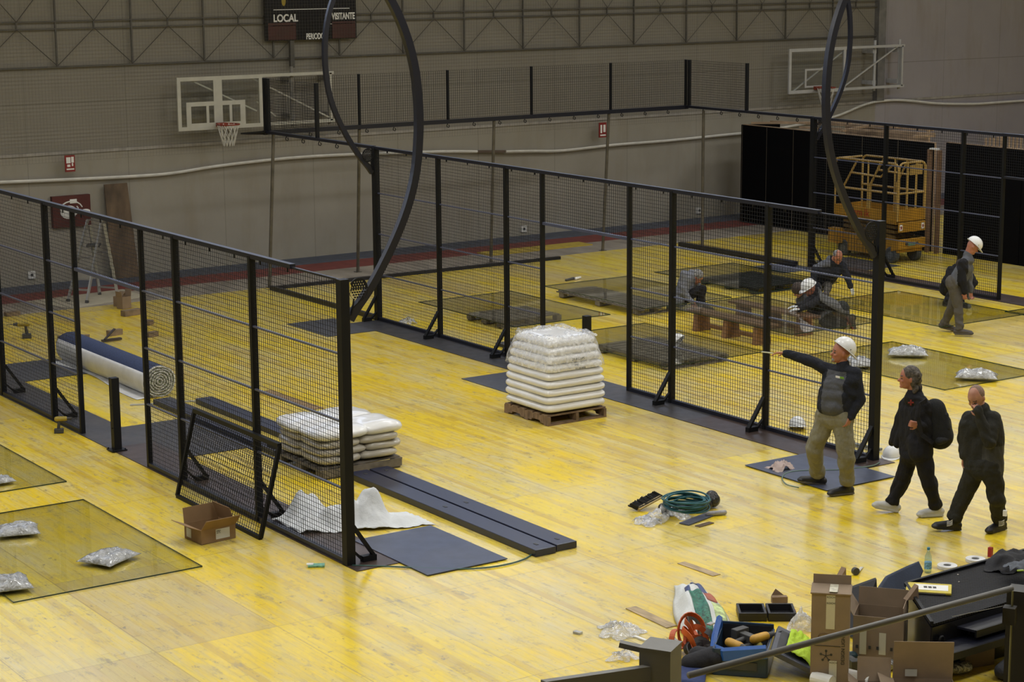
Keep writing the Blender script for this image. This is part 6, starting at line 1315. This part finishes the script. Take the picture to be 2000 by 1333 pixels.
m = MB(); w_ = P2.J['wrL']; d = (P2.J['wrL']-P2.J['elL']).normalized(); m.lathe([(.030, -.008), (.034, 0), (.030, .012)], w_-d*.02, 14, d); m.build('wristwatch', mat('watch_steel', (.5, .5, .48), .25, metal=.6), P2.t)
m = MB(); c = P2.p(1779, 787, -.17); m.box(c, (.060, .012, .014), -YAW); m.box(c, (.014, .012, .060), -YAW); m.build('chest_badge', mat('badge_red', (.22, .02, .015), .6), P2.t)
bp = thing('backpack', 'black backpack on the back of the walker with curly hair', 'backpack', P2.p(1832, 872, -.05))
def bpk(m): m.cap(P2.p(1826, 800, -.06), P2.p(1836, 852, -.06), .12, .15); m.cap(P2.p(1822, 800, .06), P2.p(1830, 852, .08), .11, .14); m.cap(P2.p(1842, 825, -.02), P2.p(1844, 855, -.02), .09, .10)
remesh(bpk, 'pack', cloth('cloth_pack', (.011, .012, .013), 7), bp, .013, 2)
m = MB(); m.cap(P2.p(1835, 862, -.20), P2.p(1848, 858, -.16), .045, .04); m.cap(P2.p(1850, 835, -.14), P2.p(1846, 812, -.12), .04, .04); m.build('side_pocket', cloth('cloth_pocket', (.018, .019, .021), 12), bp, smooth=True)
m = MB(); m.sweep([P2.p(1810, 782, -.22), P2.p(1797, 790, -.27), P2.p(1793, 815, -.30), P2.p(1800, 850, -.26), P2.p(1822, 866, -.20)], [(-.006, -.025), (.006, -.025), (.006, .025), (-.006, .025)]); m.build('shoulder_strap', M_cblack, bp)
# --- man covering his mouth
P3 = Fig((1905, 1046), 'person with a shaved head in dark clothes walking left with a hand over the mouth',
         dict(head=(1907, 777, -.02), neck=(1918, 802, .0), shR=(1893, 818, .10), shL=(1940, 818, -.06), elR=(1882, 862, .14), wrR=(1884, 892, .08), elL=(1932, 866, -.20), wrL=(1914, 815, -.17), hipR=(1906, 914, .06), hipL=(1936, 915, -.06), knR=(1883, 968, .16), knL=(1946, 970, -.08), anR=(1861, 1020, .20), anL=(1953, 1020, -.12)), (-.55, -.62, -.45))
P3.body(M_skin, [(P3.J['wrL'], P3.vec(-.25, .05, .9), P3.vec(-.2, .95, 0), .5, 1), (P3.J['wrR'], P3.vec(0, .1, -1), P3.vec(.4, -.6, 0), .5, -1)])
P3.top([M_colive, cloth('cloth_grey_panel', (.045, .045, .040))], lambda p: 1 if ((p-P3.g).dot(RH) > .01 and p.z < 1.02 and (p-P3.g).dot(FH) < 0) else 0, 1.10, hem=(P3.J['hipL']+P3.J['hipR'])/2+ZZ*.0, name='jacket', sleeve=1.12, extra=lambda m: m.cap(P3.J['wrL']-ZZ*.03, P3.J['wrL']+ZZ*.085-RH*.02, .052, .048))
P3.trousers(M_colive, 1.18, flare=1.08, end=.90)
P3.shoe(P3.J['anR'], P3.vec(-.95, -.2, 0), M_shoe, M_shoe, pitch=.10, L=.29); P3.shoe(P3.J['anL'], P3.vec(-.7, -.6, 0), M_shoe, M_shoe, L=.28)
def hr(m): c, u, f, sd, R = P3.J['head'], P3.up, P3.face, P3.sd, P3.R; m.ell(c+u*.034-f*.022, (.084, .090, .102), 18, 12, R)
P3.hair(mat('hair_stubble', (.20, .13, .10), .8, var=.2, scale=60), hr)
m = MB()
for px, py in ((1853, 1022), (1954, 1022)):
    c = G(px, py, .13)-FH*.045
    for k in range(4): m.tube([c+RH*(-.03)+ZZ*(.016*k-.02), c-FH*.012+ZZ*(.016*k-.014), c+RH*.03+ZZ*(.016*(k+1)-.02)], .003, 4)
m.build('shoelaces', M_w, P3.t)
m = MB(); c = P3.p(1963, 1003, -.20); m.box(c, (.03, .04, .06), .5); m.build('ankle_tag', M_w, P3.t)
# --- walking man in grey with helmet, right
P4 = Fig((1878, 654), 'person in a white hard hat and grey work clothes walking right, head bowed',
         dict(head=(1900, 481, .0), neck=(1890, 500, .0), shR=(1880, 515, -.14), shL=(1890, 516, .16), elR=(1880, 548, -.18), wrR=(1884, 572, -.18), elL=(1893, 545, .20), wrL=(1896, 570, .16), hipR=(1861, 556, -.08), hipL=(1870, 556, .08), knR=(1872, 602, -.10), knL=(1860, 600, .10), anR=(1874, 646, -.02), anL=(1843, 637, .26)), (.80, .05, -.55))
P4.body(M_skinr, [(P4.J['wrR'], P4.vec(.05, 0, -1), P4.vec(.4, .6, 0), .7, -1), (P4.J['wrL'], P4.vec(.1, 0, -1), P4.vec(.4, -.6, 0), .7, 1)], voxel=.009)
def cls4(p):
    a = p-P4.J['elR']; sh = P4.J['shR']; ax = (P4.J['elR']-sh); t_ = max(0, min(1, (p-sh).dot(ax)/ax.length_squared)); d = (p-(sh+ax*t_)).length
    ax2 = P4.J['wrR']-P4.J['elR']; t2 = max(0, min(1, a.dot(ax2)/ax2.length_squared)); d2 = (p-(P4.J['elR']+ax2*t2)).length
    return 1 if min(d, d2) < .092 else 0
P4.top([cloth('cloth_jacket_grey', (.10, .105, .125)), M_cblack], cls4, 1.05); P4.trousers(M_cwork, 1.08)
P4.shoe(P4.J['anR'], P4.vec(.95, -.2, 0), M_shoeb, M_sole, on=P4.J['anR']-ZZ*.07); P4.shoe(P4.J['anL'], P4.vec(.95, .1, 0), M_shoeb, M_sole, pitch=-.25); P4.hat(-.12)
# --- worker crouching behind him
P5 = Fig((1872, 594), 'person in dark clothes crouching behind the walking man in grey work clothes',
         dict(head=(1876, 520, -.04), neck=(1868, 524, .0), shR=(1858, 528, .0), shL=(1890, 532, .02), elR=(1846, 552, -.06), wrR=(1866, 570, -.16), elL=(1903, 553, .0), wrL=(1893, 572, -.10), hipR=(1850, 566, .14), hipL=(1868, 566, .18), knR=(1862, 562, -.22), knL=(1884, 566, -.18), anR=(1850, 588, -.02), anL=(1876, 590, .02)), (.5, -.4, -.7))
P5.body(M_skin, [(P5.J['wrL'], P5.vec(-.2, -.3, -.7), P5.vec(.2, .6, -.3), .7, 1), (P5.J['wrR'], P5.vec(.3, -.3, -.7), P5.vec(.2, .6, -.3), .7, -1)], voxel=.01)
P5.top([M_cblack], None, 1.12); P5.trousers(M_cblack, 1.0); P5.shoe(P5.J['anR'], P5.vec(.5, -.8, 0), M_shoe); P5.shoe(P5.J['anL'], P5.vec(.6, -.7, 0), M_shoe)
P5.hair(M_hairb, lambda m: m.ell(P5.J['head']+P5.up*.03-P5.face*.02, (.086, .098, .10), 16, 10, P5.R))
p = P5.p(1893, 588, -.18); m = MB(); m.cyl((p.x, p.y, .12), (p.x, p.y, .30), .045, 12); m.ell((p.x, p.y, .34), (.07, .05, .05)); one('suction_lifter', m, mat('lifter_grey', (.12, .13, .12), .4, var=.3, scale=30), 'small grey suction tool held on the glass behind the walking man', 'tool', smooth=False)
# --- worker squatting in light grey
P6 = Fig((1352, 606), 'person in a light grey shirt squatting with bowed grey head behind the middle fence',
         dict(head=(1361, 541, .0), neck=(1350, 536, .0), shR=(1337, 537, -.16), shL=(1352, 539, .14), elR=(1334, 570, -.22), wrR=(1352, 590, -.24), elL=(1365, 565, .20), wrL=(1368, 585, .16), hipR=(1327, 588, -.08), hipL=(1331, 587, .10), knR=(1372, 563, -.14), knL=(1370, 566, .20), anR=(1370, 598, -.12), anL=(1364, 596, .20)), (.75, -.1, -.7))
P6.body(M_skinr, [(P6.J['wrR'], P6.vec(.5, -.1, -.7), P6.vec(.3, .6, -.3), .6, -1), (P6.J['wrL'], P6.vec(.3, .1, -.8), P6.vec(.3, -.6, -.3), .6, 1)], voxel=.009)
P6.top([M_clight], None, 1.10, name='shirt'); P6.trousers(M_cblack, .98); P6.shoe(P6.J['anR'], P6.vec(1, -.1, 0), M_shoe); P6.shoe(P6.J['anL'], P6.vec(1, .1, 0), M_shoe)
P6.hair(M_hairs, lambda m: (m.ell(P6.J['head']+P6.up*.035-P6.face*.015, (.096, .108, .105), 16, 10, P6.R), m.ell(P6.J['head']-P6.face*.05, (.095, .08, .11), 16, 10, P6.R)))
# --- grey haired worker reaching over the glass
P7 = Fig((1612, 580), 'person with grey hair in a dark jacket bending forward, one white-gloved hand reaching right',
         dict(head=(1636, 502, -.10), neck=(1622, 508, .0), shR=(1594, 524, .06), shL=(1645, 519, -.02), elR=(1588, 548, -.04), wrR=(1600, 566, -.14), elL=(1655, 541, -.10), wrL=(1662, 562, -.16), hipR=(1592, 553, .22), hipL=(1612, 552, .22), knR=(1600, 568, -.10), knL=(1618, 560, -.04), anR=(1590, 576, .22), anL=(1612, 577, .20)), (.28, -.80, -.45))
P7.body(M_skinr, [], voxel=.010)
P7.top([M_cnavy, cloth('cloth_shoulder_grey', (.12, .13, .16))], lambda p: 1 if (p.z > P7.J['shR'].z+.035 and (p-P7.J['neck']).dot(RH) < -.02) else 0, 1.10); P7.trousers(M_cwork, .98)
for a, d in (('L', (.3, -.2, -.8)), ('R', (.3, -.2, -.8))):
    f_ = lambda m, a=a, d=d: P7.hand(m, P7.J['wr'+a], P7.vec(*d), P7.vec(-.3, .5, -.6), .35, 1 if a == 'L' else -1); remesh(f_, 'glove', M_glove, P7.t, .008, 1)
P7.hair(M_hairs, lambda m: m.ell(P7.J['head']+P7.up*.035-P7.face*.02, (.088, .096, .092), 16, 10, P7.R)); P7.shoe(P7.J['anR'], P7.vec(.3, -.9, 0), M_shoeb); P7.shoe(P7.J['anL'], P7.vec(.3, -.9, 0), M_shoeb)
# --- kneeling worker with white helmet
P8 = Fig((1632, 638), 'person in a white hard hat kneeling and reaching left over the glass',
         dict(head=(1581, 563, -.02), neck=(1594, 572, .0), shR=(1598, 575, .14), shL=(1603, 583, -.12), elR=(1580, 590, .20), wrR=(1557, 598, .24), elL=(1583, 598, -.16), wrL=(1558, 603, -.10), hipR=(1643, 606, .10), hipL=(1646, 610, -.08), knR=(1608, 628, .12), knL=(1612, 632, -.10), anR=(1652, 630, .10), anL=(1654, 632, -.08)), (-.80, -.25, -.40))
P8.J['wrR'] = G(1557, 598, .43); P8.J['wrL'] = G(1560, 604, .42)
for a in 'LR': P8.J['el'+a] = (P8.J['sh'+a]+P8.J['wr'+a])/2+V3(0, 0, -.03)
P8.body(M_skinr, [], voxel=.009)
def cls8(p):
    a = p-(P8.J['shL']+P8.J['shR'])/2; 
    return 0 if (p.z > P8.J['shL'].z-.04+(-a.dot(RH))*.62-.0 and a.dot(RH) > -.03) else 1
P8.top([cloth('cloth_back_grey', (.10, .10, .10)), M_cblack], cls8, 1.06); P8.trousers(M_cwork if False else cloth('cloth_dark_trousers', (.022, .024, .022)), 1.05)
for a in 'LR': remesh(lambda m, a=a: P8.hand(m, P8.J['wr'+a], P8.vec(-1, 0, -.15), P8.vec(0, .1, -1), .15, 1 if a == 'R' else -1), 'glove', M_glove, P8.t, .008, 1)
P8.shoe(P8.J['anL'], P8.vec(.4, 0, 0), M_shoeb, mat('sole_red', (.16, .03, .02), .6), pitch=-1.1, on=P8.J['anL']+P8.vec(.02, 0, .03)); P8.shoe(P8.J['anR'], P8.vec(.4, 0, 0), M_shoeb, MATS['sole_red'], pitch=-1.1, on=P8.J['anR']+P8.vec(.02, 0, .03)); P8.hat(-.10)
# --- worker half hidden behind the kneeling one
P9 = Fig((1580, 622), 'person with brown hair bent low behind the kneeling worker in the hard hat',
         dict(head=(1559, 566, -.05), neck=(1568, 573, .05), shR=(1568, 580, .10), shL=(1576, 578, -.05), elR=(1572, 596, .16), wrR=(1560, 604, .10), elL=(1588, 596, .1), wrL=(1580, 608, .05), hipR=(1608, 598, .32), hipL=(1612, 600, .2), knR=(1585, 616, .22), knL=(1592, 618, .12), anR=(1622, 618, .3), anL=(1626, 620, .2)), (-.7, -.2, -.6))
P9.body(M_skin, [(P9.J['wrR'], P9.vec(-.7, 0, -.5), P9.vec(0, .3, -1), .3, -1), (P9.J['wrL'], P9.vec(-.7, 0, -.5), P9.vec(0, .3, -1), .3, 1)], voxel=.011); P9.top([M_cgrey], None, .98, name='shirt'); P9.trousers(M_cblack, .95); P9.shoe(P9.J['anR'], P9.vec(.5, 0, 0), M_shoe, pitch=-.9); P9.shoe(P9.J['anL'], P9.vec(.5, 0, 0), M_shoe, pitch=-.9)
P9.hair(M_hairb, lambda m: (m.ell(P9.J['head']+P9.up*.02-P9.face*.005, (.100, .112, .115), 16, 10, P9.R), m.ell(P9.J['head']-P9.face*.05, (.095, .09, .11), 16, 10, P9.R)))
